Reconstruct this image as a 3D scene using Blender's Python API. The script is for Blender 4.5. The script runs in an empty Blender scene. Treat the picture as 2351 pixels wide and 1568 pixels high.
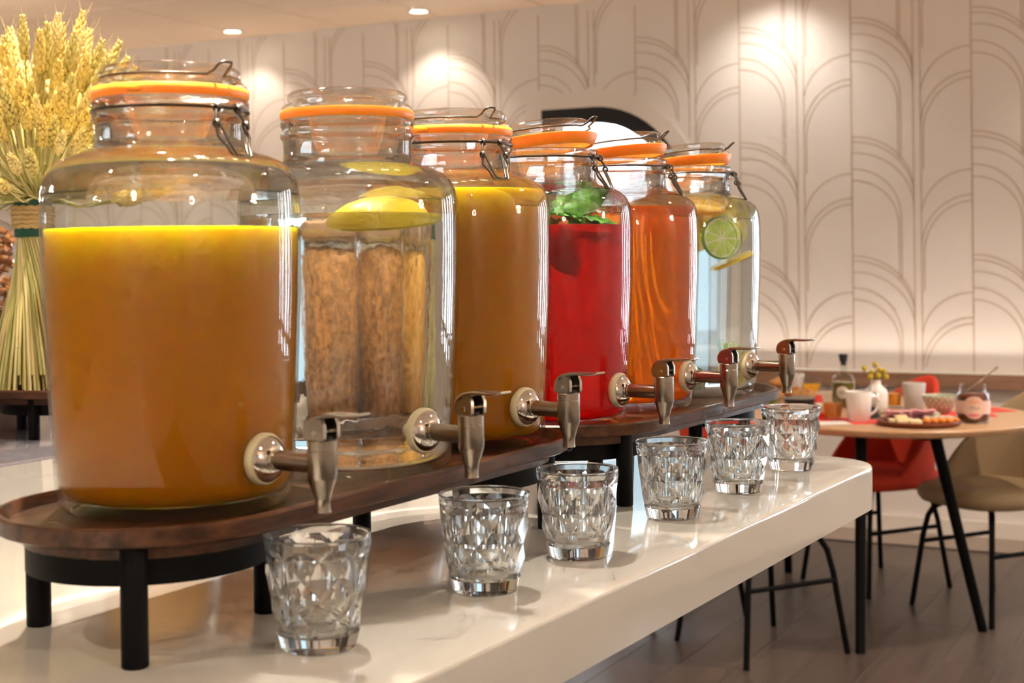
import bpy, math, random
from math import sin, cos, pi, radians as R_, atan2, sqrt
from mathutils import Vector, Matrix
random.seed(7)
SC = bpy.context.scene
COL = SC.collection

# ---------------------------------------------------------------- camera
CZ = 1.33                      # camera height
CT = CZ - 0.3071               # counter top height
def make_camera():
    cd = bpy.data.cameras.new('camera'); c = bpy.data.objects.new('camera', cd); COL.objects.link(c)
    f, pitch, roll, sy = 3282.2552, .010, -.0134, -154.82
    cp, sp, cr, sr = cos(pitch), sin(pitch), cos(roll), sin(roll)
    fw = Vector((0, cp, -sp)); up = Vector((0, sp, cp)); r = Vector((1, 0, 0))
    r2 = cr*r + sr*up; u2 = -sr*r + cr*up
    m = Matrix((( r2.x, u2.x, -fw.x, 0), (r2.y, u2.y, -fw.y, 0), (r2.z, u2.z, -fw.z, CZ), (0, 0, 0, 1)))
    c.matrix_world = m
    cd.sensor_width = 36; cd.lens = 36*f/2351; cd.shift_y = sy/2351
    cd.clip_start = .02; cd.clip_end = 60
    cd.dof.use_dof = True; cd.dof.focus_distance = 1.72; cd.dof.aperture_fstop = 9.0
    SC.camera = c
make_camera()
# ---------------------------------------------------------------- world, exposure
wd = bpy.data.worlds.new('world'); SC.world = wd; wd.use_nodes = True
wd.node_tree.nodes['Background'].inputs[0].default_value = (.62, .78, 1, 1)
wd.node_tree.nodes['Background'].inputs[1].default_value = 1.0
vs = SC.view_settings
vs.view_transform = 'Standard'; vs.look = 'None'; vs.gamma = 1; vs.use_curve_mapping = False
vs.exposure = 0.63
cy = SC.cycles
cy.max_bounces = 12; cy.transmission_bounces = 11; cy.transparent_max_bounces = 28; cy.glossy_bounces = 4; cy.diffuse_bounces = 4
cy.use_adaptive_sampling = True; cy.adaptive_threshold = .16; cy.adaptive_min_samples = 14
cy.sample_clamp_indirect = 9.0; cy.use_denoising = True; cy.blur_glossy = 0.4
# ---------------------------------------------------------------- room frame (patterned wall) and large lights
W0 = Vector((1.62, 6.99, 0)); WD = Vector((-.886, .464, 0)).normalized(); WN = Vector((-.464, -.886, 0)).normalized()
WANG = atan2(WD.y, WD.x)
CEIL = 2.70
def wallp(t, s, z=0.):          # t along the patterned wall, s out into the room
    p = W0 + WD*t + WN*s; return Vector((p.x, p.y, z))
WARM = (1.0, .835, .69); DAY = (.80, .90, 1.0)
def area_light(name, loc, to, sx, sy_, e, col):
    l = bpy.data.lights.new(name, 'AREA'); l.shape = 'RECTANGLE'; l.size = sx; l.size_y = sy_; l.energy = e; l.color = col
    o = bpy.data.objects.new(name, l); COL.objects.link(o); o.location = loc
    o.rotation_euler = (Vector(to)-Vector(loc)).to_track_quat('-Z', 'Y').to_euler()
    return o
WIN_TS = [-1.9, -2.5, -3.2, -4.0]     # tall windows further along the patterned wall
WIN_T = -4.6                    # right end of the room
for t_ in WIN_TS:
    area_light('window_daylight', wallp(t_, -.03, 1.50), wallp(t_, 3, 1.50), .13, 1.8, 11, DAY)

# ---------------------------------------------------------------- helpers
MATS = {}
def nodes(name):
    m = bpy.data.materials.new(name); m.use_nodes = True; nt = m.node_tree
    MATS[name] = m
    return m, nt, nt.nodes['Principled BSDF'], nt.nodes['Material Output']
def pbr(name, col, rough=.5, metal=0., spec=.5, trans=0., ior=1.45, coat=0., noise=None, bump=None, sheen=0.):
    m, nt, b, o = nodes(name)
    b.inputs['Base Color'].default_value = (*col, 1); b.inputs['Roughness'].default_value = rough
    b.inputs['Metallic'].default_value = metal; b.inputs['Specular IOR Level'].default_value = spec
    b.inputs['Transmission Weight'].default_value = trans; b.inputs['IOR'].default_value = ior
    b.inputs['Coat Weight'].default_value = coat; b.inputs['Sheen Weight'].default_value = sheen
    if noise or bump:
        tc = nt.nodes.new('ShaderNodeTexCoord')
    if noise:      # (scale xyz, colour2, detail)
        mp = nt.nodes.new('ShaderNodeMapping'); mp.inputs['Scale'].default_value = noise[0]
        n = nt.nodes.new('ShaderNodeTexNoise'); n.inputs['Scale'].default_value = 1; n.inputs['Detail'].default_value = noise[2]
        n.inputs['Roughness'].default_value = .6
        cr = nt.nodes.new('ShaderNodeValToRGB'); cr.color_ramp.elements[0].position = .35; cr.color_ramp.elements[1].position = .68
        cr.color_ramp.elements[0].color = (*col, 1); cr.color_ramp.elements[1].color = (*noise[1], 1)
        nt.links.new(tc.outputs['Object'], mp.inputs[0]); nt.links.new(mp.outputs[0], n.inputs['Vector'])
        nt.links.new(n.outputs['Fac'], cr.inputs[0]); nt.links.new(cr.outputs[0], b.inputs['Base Color'])
    if bump:       # (scale xyz, strength, distance)
        mp = nt.nodes.new('ShaderNodeMapping'); mp.inputs['Scale'].default_value = bump[0]
        n = nt.nodes.new('ShaderNodeTexNoise'); n.inputs['Scale'].default_value = 1; n.inputs['Detail'].default_value = 2
        bp = nt.nodes.new('ShaderNodeBump'); bp.inputs['Strength'].default_value = bump[1]; bp.inputs['Distance'].default_value = bump[2]
        nt.links.new(tc.outputs['Object'], mp.inputs[0]); nt.links.new(mp.outputs[0], n.inputs['Vector'])
        nt.links.new(n.outputs['Fac'], bp.inputs['Height']); nt.links.new(bp.outputs[0], b.inputs['Normal'])
    return m
def clear_glass(name, tint=(.97, .985, .98), ior=1.5, wav=0.0, rough=.0, wscale=(18, 18, 5), refr=0.):
    """thin clear glass: light passes straight through, Fresnel reflections on top"""
    m, nt, b, o = nodes(name); nt.nodes.remove(b)
    tr = nt.nodes.new('ShaderNodeBsdfTransparent'); tr.inputs[0].default_value = (*tint, 1)
    gl = nt.nodes.new('ShaderNodeBsdfGlossy'); gl.inputs['Roughness'].default_value = rough
    fr = nt.nodes.new('ShaderNodeFresnel')
    ge = nt.nodes.new('ShaderNodeNewGeometry'); mi = nt.nodes.new('ShaderNodeMix'); mi.data_type = 'FLOAT'   # same reflectance from either side of the thin wall
    mi.inputs[2].default_value = ior; mi.inputs[3].default_value = 1/ior
    nt.links.new(ge.outputs['Backfacing'], mi.inputs[0]); nt.links.new(mi.outputs[0], fr.inputs[0])
    mx = nt.nodes.new('ShaderNodeMixShader')
    nt.links.new(fr.outputs[0], mx.inputs[0]); nt.links.new(gl.outputs[0], mx.inputs[2])
    if refr > 0:
        g2 = nt.nodes.new('ShaderNodeBsdfRefraction'); g2.inputs['IOR'].default_value = ior; g2.inputs['Color'].default_value = (*tint, 1); g2.inputs['Roughness'].default_value = 0
        m2 = nt.nodes.new('ShaderNodeMixShader'); m2.inputs[0].default_value = refr
        nt.links.new(tr.outputs[0], m2.inputs[1]); nt.links.new(g2.outputs[0], m2.inputs[2]); nt.links.new(m2.outputs[0], mx.inputs[1])
    else:
        nt.links.new(tr.outputs[0], mx.inputs[1])
    if wav > 0:
        tc = nt.nodes.new('ShaderNodeTexCoord'); mp = nt.nodes.new('ShaderNodeMapping'); mp.inputs['Scale'].default_value = wscale
        n = nt.nodes.new('ShaderNodeTexNoise'); n.inputs['Scale'].default_value = 1; n.inputs['Detail'].default_value = 3
        bp = nt.nodes.new('ShaderNodeBump'); bp.inputs['Strength'].default_value = wav; bp.inputs['Distance'].default_value = .004
        nt.links.new(tc.outputs['Object'], mp.inputs[0]); nt.links.new(mp.outputs[0], n.inputs['Vector'])
        nt.links.new(n.outputs['Fac'], bp.inputs['Height'])
        nt.links.new(bp.outputs[0], gl.inputs['Normal']); nt.links.new(bp.outputs[0], fr.inputs['Normal'])
        if refr > 0: nt.links.new(bp.outputs[0], g2.inputs['Normal'])
    nt.links.new(mx.outputs[0], o.inputs['Surface'])
    return m
def drink(name, col, ior, clear, body=(0, 0, 0), bodyw=0., wav=.0):
    """see-through drink: refraction with a share of unbent light, and an optional cloudy body"""
    m, nt, b, o = nodes(name); nt.nodes.remove(b)
    g = nt.nodes.new('ShaderNodeBsdfGlass'); g.inputs['Color'].default_value = (*col, 1); g.inputs['IOR'].default_value = ior; g.inputs['Roughness'].default_value = 0
    tr = nt.nodes.new('ShaderNodeBsdfTransparent'); tr.inputs[0].default_value = (*col, 1)
    mx = nt.nodes.new('ShaderNodeMixShader'); mx.inputs[0].default_value = clear
    nt.links.new(g.outputs[0], mx.inputs[1]); nt.links.new(tr.outputs[0], mx.inputs[2])
    out = mx
    if bodyw > 0:
        d = nt.nodes.new('ShaderNodeBsdfPrincipled'); d.inputs['Base Color'].default_value = (*body, 1); d.inputs['Roughness'].default_value = .25
        d.inputs['Subsurface Weight'].default_value = 1; d.inputs['Subsurface Radius'].default_value = (.05, .012, .006); d.inputs['Subsurface Scale'].default_value = 1
        m2 = nt.nodes.new('ShaderNodeMixShader'); m2.inputs[0].default_value = bodyw
        nt.links.new(mx.outputs[0], m2.inputs[1]); nt.links.new(d.outputs[0], m2.inputs[2]); out = m2
    if wav:
        tc = nt.nodes.new('ShaderNodeTexCoord'); mp = nt.nodes.new('ShaderNodeMapping'); mp.inputs['Scale'].default_value = (70, 70, 25)
        n = nt.nodes.new('ShaderNodeTexNoise'); n.inputs['Scale'].default_value = 1; n.inputs['Detail'].default_value = 3
        bp = nt.nodes.new('ShaderNodeBump'); bp.inputs['Strength'].default_value = wav; bp.inputs['Distance'].default_value = .003
        nt.links.new(tc.outputs['Object'], mp.inputs[0]); nt.links.new(mp.outputs[0], n.inputs['Vector'])
        nt.links.new(n.outputs['Fac'], bp.inputs['Height']); nt.links.new(bp.outputs[0], g.inputs['Normal'])
    nt.links.new(out.outputs[0], o.inputs['Surface'])
    return m
def emis(name, col, s):
    m, nt, b, o = nodes(name); nt.nodes.remove(b)
    e = nt.nodes.new('ShaderNodeEmission'); e.inputs[0].default_value = (*col, 1); e.inputs[1].default_value = s
    nt.links.new(e.outputs[0], o.inputs['Surface']); return m

class MB:
    """collects faces; build() links one mesh object"""
    def __init__(s): s.v = []; s.f = []; s.flat = set()
    def add(s, vs, fs):
        o = len(s.v); s.v += [tuple(v) for v in vs]; s.f += [tuple(i+o for i in f) for f in fs]; return s
    def box(s, c, d, m=None):
        x, y, z = c; a, b, h = d[0]/2, d[1]/2, d[2]/2
        vs = [Vector((x+i*a, y+j*b, z+k*h)) for i in (-1, 1) for j in (-1, 1) for k in (-1, 1)]
        if m: vs = [m @ v for v in vs]
        return s.add(vs, [(0, 1, 3, 2), (4, 6, 7, 5), (0, 4, 5, 1), (2, 3, 7, 6), (0, 2, 6, 4), (1, 5, 7, 3)])
    def lathe(s, prof, seg=48, m=None, close=False):
        """prof: list of (r, z); closed ends where r == 0"""
        idx = []; vs = []
        for r, z in prof:
            if r <= 1e-9: idx.append([len(vs)]); vs.append(Vector((0, 0, z)))
            else:
                idx.append(list(range(len(vs), len(vs)+seg)))
                vs += [Vector((r*cos(2*pi*k/seg), r*sin(2*pi*k/seg), z)) for k in range(seg)]
        fs = []
        pairs = list(zip(idx, idx[1:])) + ([(idx[-1], idx[0])] if close else [])
        for A, B in pairs:
            for k in range(seg):
                k2 = (k+1) % seg
                if len(A) == 1 and len(B) == 1: continue
                if len(A) == 1: fs.append((A[0], B[k2], B[k]))
                elif len(B) == 1: fs.append((A[k], A[k2], B[0]))
                else: fs.append((A[k], A[k2], B[k2], B[k]))
        if m: vs = [m @ v for v in vs]
        return s.add(vs, fs)
    def tube(s, pts, r, seg=8, closed=False, caps=True):
        pts = [Vector(p) for p in pts]; n = len(pts)
        rs = r if isinstance(r, (list, tuple)) else [r]*n
        vs = []; fs = []; prev = None
        for i, p in enumerate(pts):
            if closed: t = pts[(i+1) % n]-pts[i-1]
            else: t = pts[min(i+1, n-1)]-pts[max(i-1, 0)]
            t = t.normalized() if t.length > 1e-9 else Vector((0, 0, 1))
            if prev is None:
                u = t.orthogonal().normalized()
            else:
                u = prev - t*prev.dot(t); u = u.normalized() if u.length > 1e-9 else t.orthogonal().normalized()
            prev = u; w = t.cross(u)
            vs += [p + (u*cos(2*pi*k/seg)+w*sin(2*pi*k/seg))*rs[i] for k in range(seg)]
        for i in range(n if closed else n-1):
            a = i*seg; b = ((i+1) % n)*seg
            for k in range(seg):
                k2 = (k+1) % seg; fs.append((a+k, a+k2, b+k2, b+k))
        if caps and not closed:
            fs.append(tuple(range(seg-1, -1, -1))); fs.append(tuple((n-1)*seg+k for k in range(seg)))
        return s.add(vs, fs)
    def loft(s, loops, cap0=True, cap1=True):
        """list of equal-length vertex loops"""
        n = len(loops[0]); vs = [v for l in loops for v in l]; fs = []
        for i in range(len(loops)-1):
            for k in range(n):
                k2 = (k+1) % n; fs.append((i*n+k, i*n+k2, (i+1)*n+k2, (i+1)*n+k))
        if cap0: fs.append(tuple(range(n-1, -1, -1)))
        if cap1: fs.append(tuple((len(loops)-1)*n+k for k in range(n)))
        return s.add(vs, fs)
    def grid(s, fn, nu, nv, wrap=False):
        vs = [fn(i/(nu if wrap else nu-1), j/(nv-1)) for i in range(nu) for j in range(nv)]; fs = []
        for i in range(nu if wrap else nu-1):
            for j in range(nv-1):
                i2 = (i+1) % nu; fs.append((i*nv+j, i2*nv+j, i2*nv+j+1, i*nv+j+1))
        return s.add(vs, fs)
    def mesh(s, name, mat, smooth=True, angle=40):
        me = bpy.data.meshes.new(name); me.from_pydata([tuple(v) for v in s.v], [], s.f); me.validate(); me.update()
        import bmesh
        bm = bmesh.new(); bm.from_mesh(me); bmesh.ops.recalc_face_normals(bm, faces=bm.faces); bm.to_mesh(me); bm.free()
        if smooth:
            me.shade_smooth()
            if angle < 180: me.set_sharp_from_angle(angle=R_(angle))
        me.materials.append(MATS[mat] if isinstance(mat, str) else mat)
        return me
    def build(s, name, mat, parent=None, smooth=True, angle=40, loc=None, rot=None):
        o = bpy.data.objects.new(name, s.mesh(name, mat, smooth, angle)); COL.objects.link(o)
        if parent: o.parent = parent
        if loc is not None: o.location = loc
        if rot is not None: o.rotation_euler = rot
        return o
def link(name, me, parent=None, loc=None, rot=None, scale=None):
    o = bpy.data.objects.new(name, me); COL.objects.link(o)
    if parent: o.parent = parent
    if loc is not None: o.location = loc
    if rot is not None: o.rotation_euler = rot
    if scale is not None: o.scale = scale
    return o
def tag(o, label=None, cat=None, group=None, kind=None):
    if label: o['label'] = label
    if cat: o['category'] = cat
    if group: o['group'] = group
    if kind: o['kind'] = kind
    return o
def thing(name, label, cat, loc=(0, 0, 0), rz=0., group=None):
    o = bpy.data.objects.new(name, None); COL.objects.link(o); o.location = loc; o.rotation_euler = (0, 0, rz)
    o.empty_display_size = .05
    return tag(o, label, cat, group)
def struct(o): o['kind'] = 'structure'; return o
def stadium(a0, a1, r, z, n=20):      # outline in the local xy plane, long axis x
    L = [Vector((a1+r*cos(t), r*sin(t), z)) for t in [-pi/2+pi*k/n for k in range(n+1)]]
    L += [Vector((a0+r*cos(t), r*sin(t), z)) for t in [pi/2+pi*k/n for k in range(n+1)]]
    return L
def rrect(x0, x1, y0, y1, r, z, n=8):
    L = []
    for cx_, cy_, a in ((x1-r, y0+r, -pi/2), (x1-r, y1-r, 0), (x0+r, y1-r, pi/2), (x0+r, y0+r, pi)):
        L += [Vector((cx_+r*cos(a+pi/2*k/n), cy_+r*sin(a+pi/2*k/n), z)) for k in range(n+1)]
    return L

# ---------------------------------------------------------------- materials
pbr('wall_paper', (.82, .78, .74), .62, spec=.3)
pbr('wall_plain', (.70, .63, .56), .6, spec=.3)
pbr('wall_line', (.56, .45, .35), .6, spec=.2)
pbr('surround', (.82, .77, .71), .5)
pbr('ceiling', (.74, .60, .49), .7, spec=.2)
pbr('groove', (.30, .21, .15), .8)
pbr('rail_wood', (.36, .21, .13), .45, noise=((3, 3, 60), (.25, .14, .085), 3))
pbr('baseboard', (.80, .76, .70), .4)
pbr('floor_a', (0.080, 0.058, 0.046), .36, noise=((30, 2.2, 30), (0.093, 0.068, 0.055), 4))
pbr('floor_b', (0.070, 0.050, 0.041), .36, noise=((30, 2.2, 30), (0.084, 0.061, 0.049), 4))
pbr('floor_c', (0.072, 0.052, 0.043), .36, noise=((30, 2.2, 30), (0.101, 0.075, 0.061), 4))
pbr('floor_edge', (.33, .27, .22), .5)
pbr('dark_trim', (.05, .04, .035), .5)
pbr('quartz', (.62, .605, .55), .09, spec=.5, noise=((1.6, 4, 1), (.59, .575, .52), 8))
pbr('quartz_edge', (.74, .69, .62), .30)
pbr('grey_top', (.20, .19, .21), .08, spec=.6)
pbr('walnut', (.030, .0125, .0065), .34, spec=.35, coat=.12, noise=((9, 70, 70), (.115, .047, .022), 5))
pbr('black_metal', (.003, .003, .0032), .5, spec=.12)
m, nt, b, o = nodes('brushed_steel')
b.inputs['Base Color'].default_value = (.50, .455, .385, 1); b.inputs['Metallic'].default_value = 1; b.inputs['Roughness'].default_value = .24; b.inputs['Anisotropic'].default_value = .5
pbr('steel_polished', (.80, .78, .74), .08, metal=1)
pbr('wire', (.10, .085, .07), .32, metal=.85)
pbr('rubber_white', (.68, .63, .42), .35, spec=.4)
m = pbr('gasket', (1.0, .36, .035), .4); bs = m.node_tree.nodes['Principled BSDF']
bs.inputs['Subsurface Weight'].default_value = .6; bs.inputs['Subsurface Radius'].default_value = (.008, .003, .001); bs.inputs['Subsurface Scale'].default_value = 1
clear_glass('jar_glass', (.97, .985, .98), 1.4, wav=.14)
clear_glass('jar_shoulder', (.965, .98, .975), 1.5, wav=.22, refr=.48)
clear_glass('lid_glass', (.965, .98, .975), 1.5, wav=.25, wscale=(60, 60, 60), refr=.10)
clear_glass('thin_glass', (.95, .96, .95), 1.45)
m, nt, b, o = nodes('tumbler_glass'); nt.nodes.remove(b)
g = nt.nodes.new('ShaderNodeBsdfGlass'); g.inputs['IOR'].default_value = 1.5; g.inputs['Color'].default_value = (.985, .995, .99, 1); g.inputs['Roughness'].default_value = 0
tr = nt.nodes.new('ShaderNodeBsdfTransparent'); mx = nt.nodes.new('ShaderNodeMixShader'); mx.inputs[0].default_value = .10
nt.links.new(g.outputs[0], mx.inputs[1]); nt.links.new(tr.outputs[0], mx.inputs[2]); nt.links.new(mx.outputs[0], o.inputs[0])
def juice_mat(name, col, rad):
    m, nt, b, o = nodes(name)
    b.inputs['Base Color'].default_value = (*col, 1); b.inputs['Roughness'].default_value = .3
    b.inputs['Subsurface Weight'].default_value = 1.0; b.inputs['Subsurface Radius'].default_value = rad; b.inputs['Subsurface Scale'].default_value = 1.0
    b.inputs['Specular IOR Level'].default_value = .15
juice_mat('orange_juice', (.43, .152, .0006), (.095, .21, .002))
drink('water', (.985, .99, .985), 1.33, .12, wav=.10)
drink('citrus_water', (.965, .985, .995), 1.33, .50)
drink('red_drink', (.95, .03, .03), 1.33, .35, (.85, .010, .012), .22)
drink('iced_tea', (.98, .42, .04), 1.33, .35, (.92, .30, .02), .18)
pbr('rind_orange', (.95, .42, .02), .4); pbr('rind_lemon', (.92, .70, .03), .4); pbr('rind_lime', (.12, .36, .03), .4)
pbr('pith', (.93, .88, .66), .5)
for nm, c in (('flesh_orange', (.95, .46, .03)), ('flesh_lemon', (.95, .72, .05)), ('flesh_lime', (.52, .72, .10))):
    m = pbr(nm, c, .25); q = m.node_tree.nodes['Principled BSDF']
    q.inputs['Subsurface Weight'].default_value = .5; q.inputs['Subsurface Radius'].default_value = (.01, .006, .002); q.inputs['Subsurface Scale'].default_value = 1
pbr('mint', (.035, .17, .012), .42, noise=((120, 120, 120), (.13, .36, .035), 3), bump=((160, 160, 160), .5, .003))
pbr('straw', (.64, .58, .22), .5, noise=((20, 20, 8), (.74, .64, .28), 2))
pbr('straw_b', (.44, .46, .15), .5); pbr('straw_c', (.80, .72, .36), .5)
pbr('ear', (.90, .76, .30), .5, noise=((90, 90, 90), (.78, .62, .20), 2))
pbr('ear_b', (.92, .80, .40), .5); pbr('ear_c', (.74, .66, .26), .5)
pbr('green_ribbon', (.005, .085, .055), .45); pbr('rope', (.62, .46, .20), .8, bump=((400, 400, 400), .6, .002))
pbr('granola', (.66, .30, .09), .6, noise=((70, 70, 70), (.16, .06, .02), 5), bump=((90, 90, 90), .8, .006))
pbr('cornflakes', (.85, .47, .10), .6, noise=((70, 70, 70), (.55, .24, .03), 4), bump=((90, 90, 90), .8, .006))
pbr('dried_fruit', (.40, .15, .055), .45, noise=((30, 30, 30), (.62, .28, .07), 3))
pbr('cork', (.42, .26, .14), .8)
pbr('oak_top', (.56, .35, .19), .38, noise=((5, 40, 40), (.49, .29, .15), 4))
pbr('red_fabric', (.66, .062, .030), .75, spec=.2, bump=((300, 300, 300), .2, .001))
pbr('beige_leather', (.34, .245, .135), .55, bump=((200, 200, 200), .1, .001))
pbr('porcelain', (.82, .79, .75), .25); pbr('grey_ceramic', (.56, .54, .52), .35)
pbr('bowl_green', (.42, .45, .33), .3); pbr('bowl_dot', (.78, .78, .66), .3)
pbr('black_stuff', (.015, .015, .018), .3)
pbr('olive_oil', (.17, .13, .012), .15); pbr('label_paper', (.72, .66, .58), .6); pbr('label_grey', (.22, .20, .18), .6)
pbr('jam', (.15, .028, .010), .2); pbr('label_pink', (.80, .56, .48), .6); pbr('label_peach', (.78, .42, .26), .6); pbr('label_rose', (.72, .22, .24), .6)
drink('amber', (.97, .58, .10), 1.33, .5, (.8, .36, .04), .25); pbr('oj_small', (.95, .38, .02), .3)
pbr('board_wood', (.20, .05, .018), .4); pbr('ham', (.60, .19, .23), .45, noise=((60, 60, 60), (.78, .42, .42), 3)); pbr('cheese', (.86, .72, .42), .5)
pbr('apricot', (.80, .26, .03), .45); pbr('blue_cheese', (.62, .64, .50), .5)
pbr('bread', (.40, .17, .05), .65, noise=((30, 30, 30), (.58, .30, .10), 3)); pbr('lime_skin', (.20, .42, .03), .4)
pbr('napkin', (.75, .07, .05), .8); pbr('paper_white', (.80, .78, .75), .7); pbr('seeds', (.10, .08, .07), .6, noise=((200, 200, 200), (.30, .26, .22), 2))
pbr('flower', (.55, .42, .03), .8); pbr('stem_green', (.16, .20, .06), .6)
emis('lamp_lens', (1, .86, .66), 14.0); emis('strip_lens', (1, .80, .55), .45); emis('fill_globe_glow', (1, .80, .58), 3.0); emis('window_glow', (.76, .88, 1), 8.5); emis('dim_glow', (.58, .80, .92), 1.0)
pbr('plaster', (.72, .64, .56), .6); pbr('frame_black', (.006, .007, .010), .35)
pbr('tile', (.93, .74, .56), .7, spec=.2)

# ================================================================ ROOM
T0, T1, S1 = WIN_T, 7.6, 10.2
def wbox(mb, t0, t1, s0, s1, z0, z1):
    P = [wallp(t, s, z) for t in (t0, t1) for s in (s0, s1) for z in (z0, z1)]
    return mb.add(P, [(0, 1, 3, 2), (4, 6, 7, 5), (0, 4, 5, 1), (2, 3, 7, 6), (0, 2, 6, 4), (1, 5, 7, 3)])
# arched window opening in the patterned wall (t decreases to the right)
WL, WR, WTOP, WBOT = 1.63, .78, 2.135, .865
RX, RZ = .54, .58
def arch_loop(off, s):
    """half-arch outline: square upper-left corner, rounded upper right; off > 0 grows outward"""
    L = []
    l, r, top, bot = WL+off, WR-off, WTOP+off, WBOT-off
    rx, rz = RX+off, RZ+off
    for k in range(17):
        a = pi/2*k/16; L.append(wallp(r+rx-rx*sin(a)*1.0 if False else (r+rx)-rx*sin(a), s, top-rz+rz*cos(a)))
    L.append(wallp(r, s, bot)); L.append(wallp(l, s, bot)); L.append(wallp(l, s, top))
    return L
# wall_back built as strips round the opening
mb = MB()
xs = [T0-.1]
for t_ in sorted(WIN_TS): xs += [t_-.13, t_+.13]
xs.append(WR)
for q in range(0, len(xs), 2): wbox(mb, xs[q], xs[q+1], -.12, 0, 0, CEIL+.1)
for t_ in WIN_TS: wbox(mb, t_-.13, t_+.13, -.12, 0, 0, .57); wbox(mb, t_-.13, t_+.13, -.12, 0, 2.43, CEIL+.1)
wbox(mb, WL, T1+.1, -.12, 0, 0, CEIL+.1)
wbox(mb, WR, WL, -.12, 0, 0, WBOT); wbox(mb, WR, WL, -.12, 0, WTOP, CEIL+.1)
wall_back = struct(mb.build('wall_back', 'wall_paper', smooth=False))
# corner filler of the rounded upper right corner
L0 = [wallp(WR, 0, WTOP)] + arch_loop(0, 0)[:17][::-1]
L1 = [wallp(WR, -.12, WTOP)] + arch_loop(0, -.12)[:17][::-1]
MB().loft([L0, L1]).build('arch_corner', 'wall_paper', wall_back, smooth=False)
# window: plain raised surround, black jamb, bright pane
mb = MB(); A = arch_loop(.0, .012); B = arch_loop(.085, .012); B2 = arch_loop(.085, 0.0)
mb.loft([A, B, B2], False, False)
win1 = struct(mb.build('window_1', 'surround', smooth=False))
mb = MB(); mb.loft([arch_loop(0, .014), arch_loop(-.085, .014), arch_loop(-.085, -.10), arch_loop(0, -.10)], False, False)
mb.build('window_frame', 'frame_black', win1, smooth=False)
ZS = 1.50          # bright pane above, dimmer glowing pane added below to colour the drinks
up = [v if v.z > ZS else Vector((v.x, v.y, ZS)) for v in arch_loop(-.08, -.09)]
MB().add(up, [tuple(range(20))]).build('pane', 'window_glow', win1, smooth=False)
lo4 = [wallp(WR+.08, -.09, ZS), wallp(WR+.08, -.09, WBOT+.08), wallp(WL-.08, -.09, WBOT+.08), wallp(WL-.08, -.09, ZS)]
MB().add(lo4, [(0, 1, 2, 3)]).build('dim_pane', 'dim_glow', win1, smooth=False)
mb = MB(); wbox(mb, WR+.08, WL-.08, -.095, -.06, ZS-.02, ZS+.02); mb.build('glazing_bar', 'frame_black', win1, smooth=False)
# printed arch lines of the wallpaper
def ribbon(mb, pts, w=.0052, s=.0012):
    n = len(pts)
    if n < 2: return
    vs = []
    for i, (t, z) in enumerate(pts):
        a = pts[max(i-1, 0)]; b_ = pts[min(i+1, n-1)]
        dx, dz = b_[0]-a[0], b_[1]-a[1]; l = sqrt(dx*dx+dz*dz) or 1
        nx, nz = -dz/l*w/2, dx/l*w/2
        vs += [wallp(t+nx, s, z+nz), wallp(t-nx, s, z-nz)]
    mb.add(vs, [(2*i, 2*i+1, 2*i+3, 2*i+2) for i in range(n-1)])
ZB, ZT = .775, CEIL
def clip_add(mb, pts, w=.0052):
    cur = []
    for t, z in pts:
        inside_win = (WR-.085 < t < WL+.085) and (WBOT-.085 < z < WTOP+.085)
        if inside_win:      # rounded corner of the surround
            cx_, cz_ = WR+RX, WTOP-RZ
            if t < cx_ and z > cz_ and ((t-cx_)/(RX+.085))**2+((z-cz_)/(RZ+.085))**2 > 1: inside_win = False
        ok = ZB <= z <= ZT-.002 and -1.6 < t < T1 and not inside_win
        if ok: cur.append((t, z))
        else:
            ribbon(mb, cur, w); cur = []
    ribbon(mb, cur, w)
mb = MB()
PER, QER = .5655, .579
def arc(t0, z0, a, b, sgn, n=18, end=1.0):
    return [(t0+sgn*a*sin(pi/2*end*k/n), z0-b*(1-cos(pi/2*end*k/n))) for k in range(n+1)]
def vline(t, z1, z0): 
    n = max(2, int((z1-z0)/.05)); return [(t, z1+(z0-z1)*k/n) for k in range(n+1)]
for k in range(-6, 15):
    ts = -.048+PER*k
    clip_add(mb, vline(ts, ZT, ZB), .0065)
    td = ts+PER*.447
    clip_add(mb, vline(td+.017, ZT, ZB)); clip_add(mb, vline(td-.017, ZT, ZB))
    wr = PER*.553-.017; wl = PER*.447-.017
    for j in range(-3, 4):
        z0 = 1.905+QER*j
        clip_add(mb, arc(ts, z0, wr, .27, -1)); clip_add(mb, arc(ts, z0-.024, wr, .27, -1))
        clip_add(mb, arc(ts, z0-.078, wr, .27, -1))
        clip_add(mb, arc(ts, z0-.156, .236, .24, -1)+vline(ts-.236, z0-.40, z0-.70))
        clip_add(mb, arc(ts, z0-.212, .224, .22, -1)+vline(ts-.224, z0-.435, z0-.70))
        clip_add(mb, arc(ts, z0-.178, wl, .22, 1, end=.92)); 
        clip_add(mb, arc(ts, z0-.297, wl, .25, 1)); clip_add(mb, arc(ts, z0-.326, wl-.012, .25, 1)+vline(ts+wl-.012, z0-.58, z0-.75))
tag(mb.build('arch_pattern', 'wall_line', wall_back, smooth=False), 'brown printed line arches of the wallpaper', kind='stuff')
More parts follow.
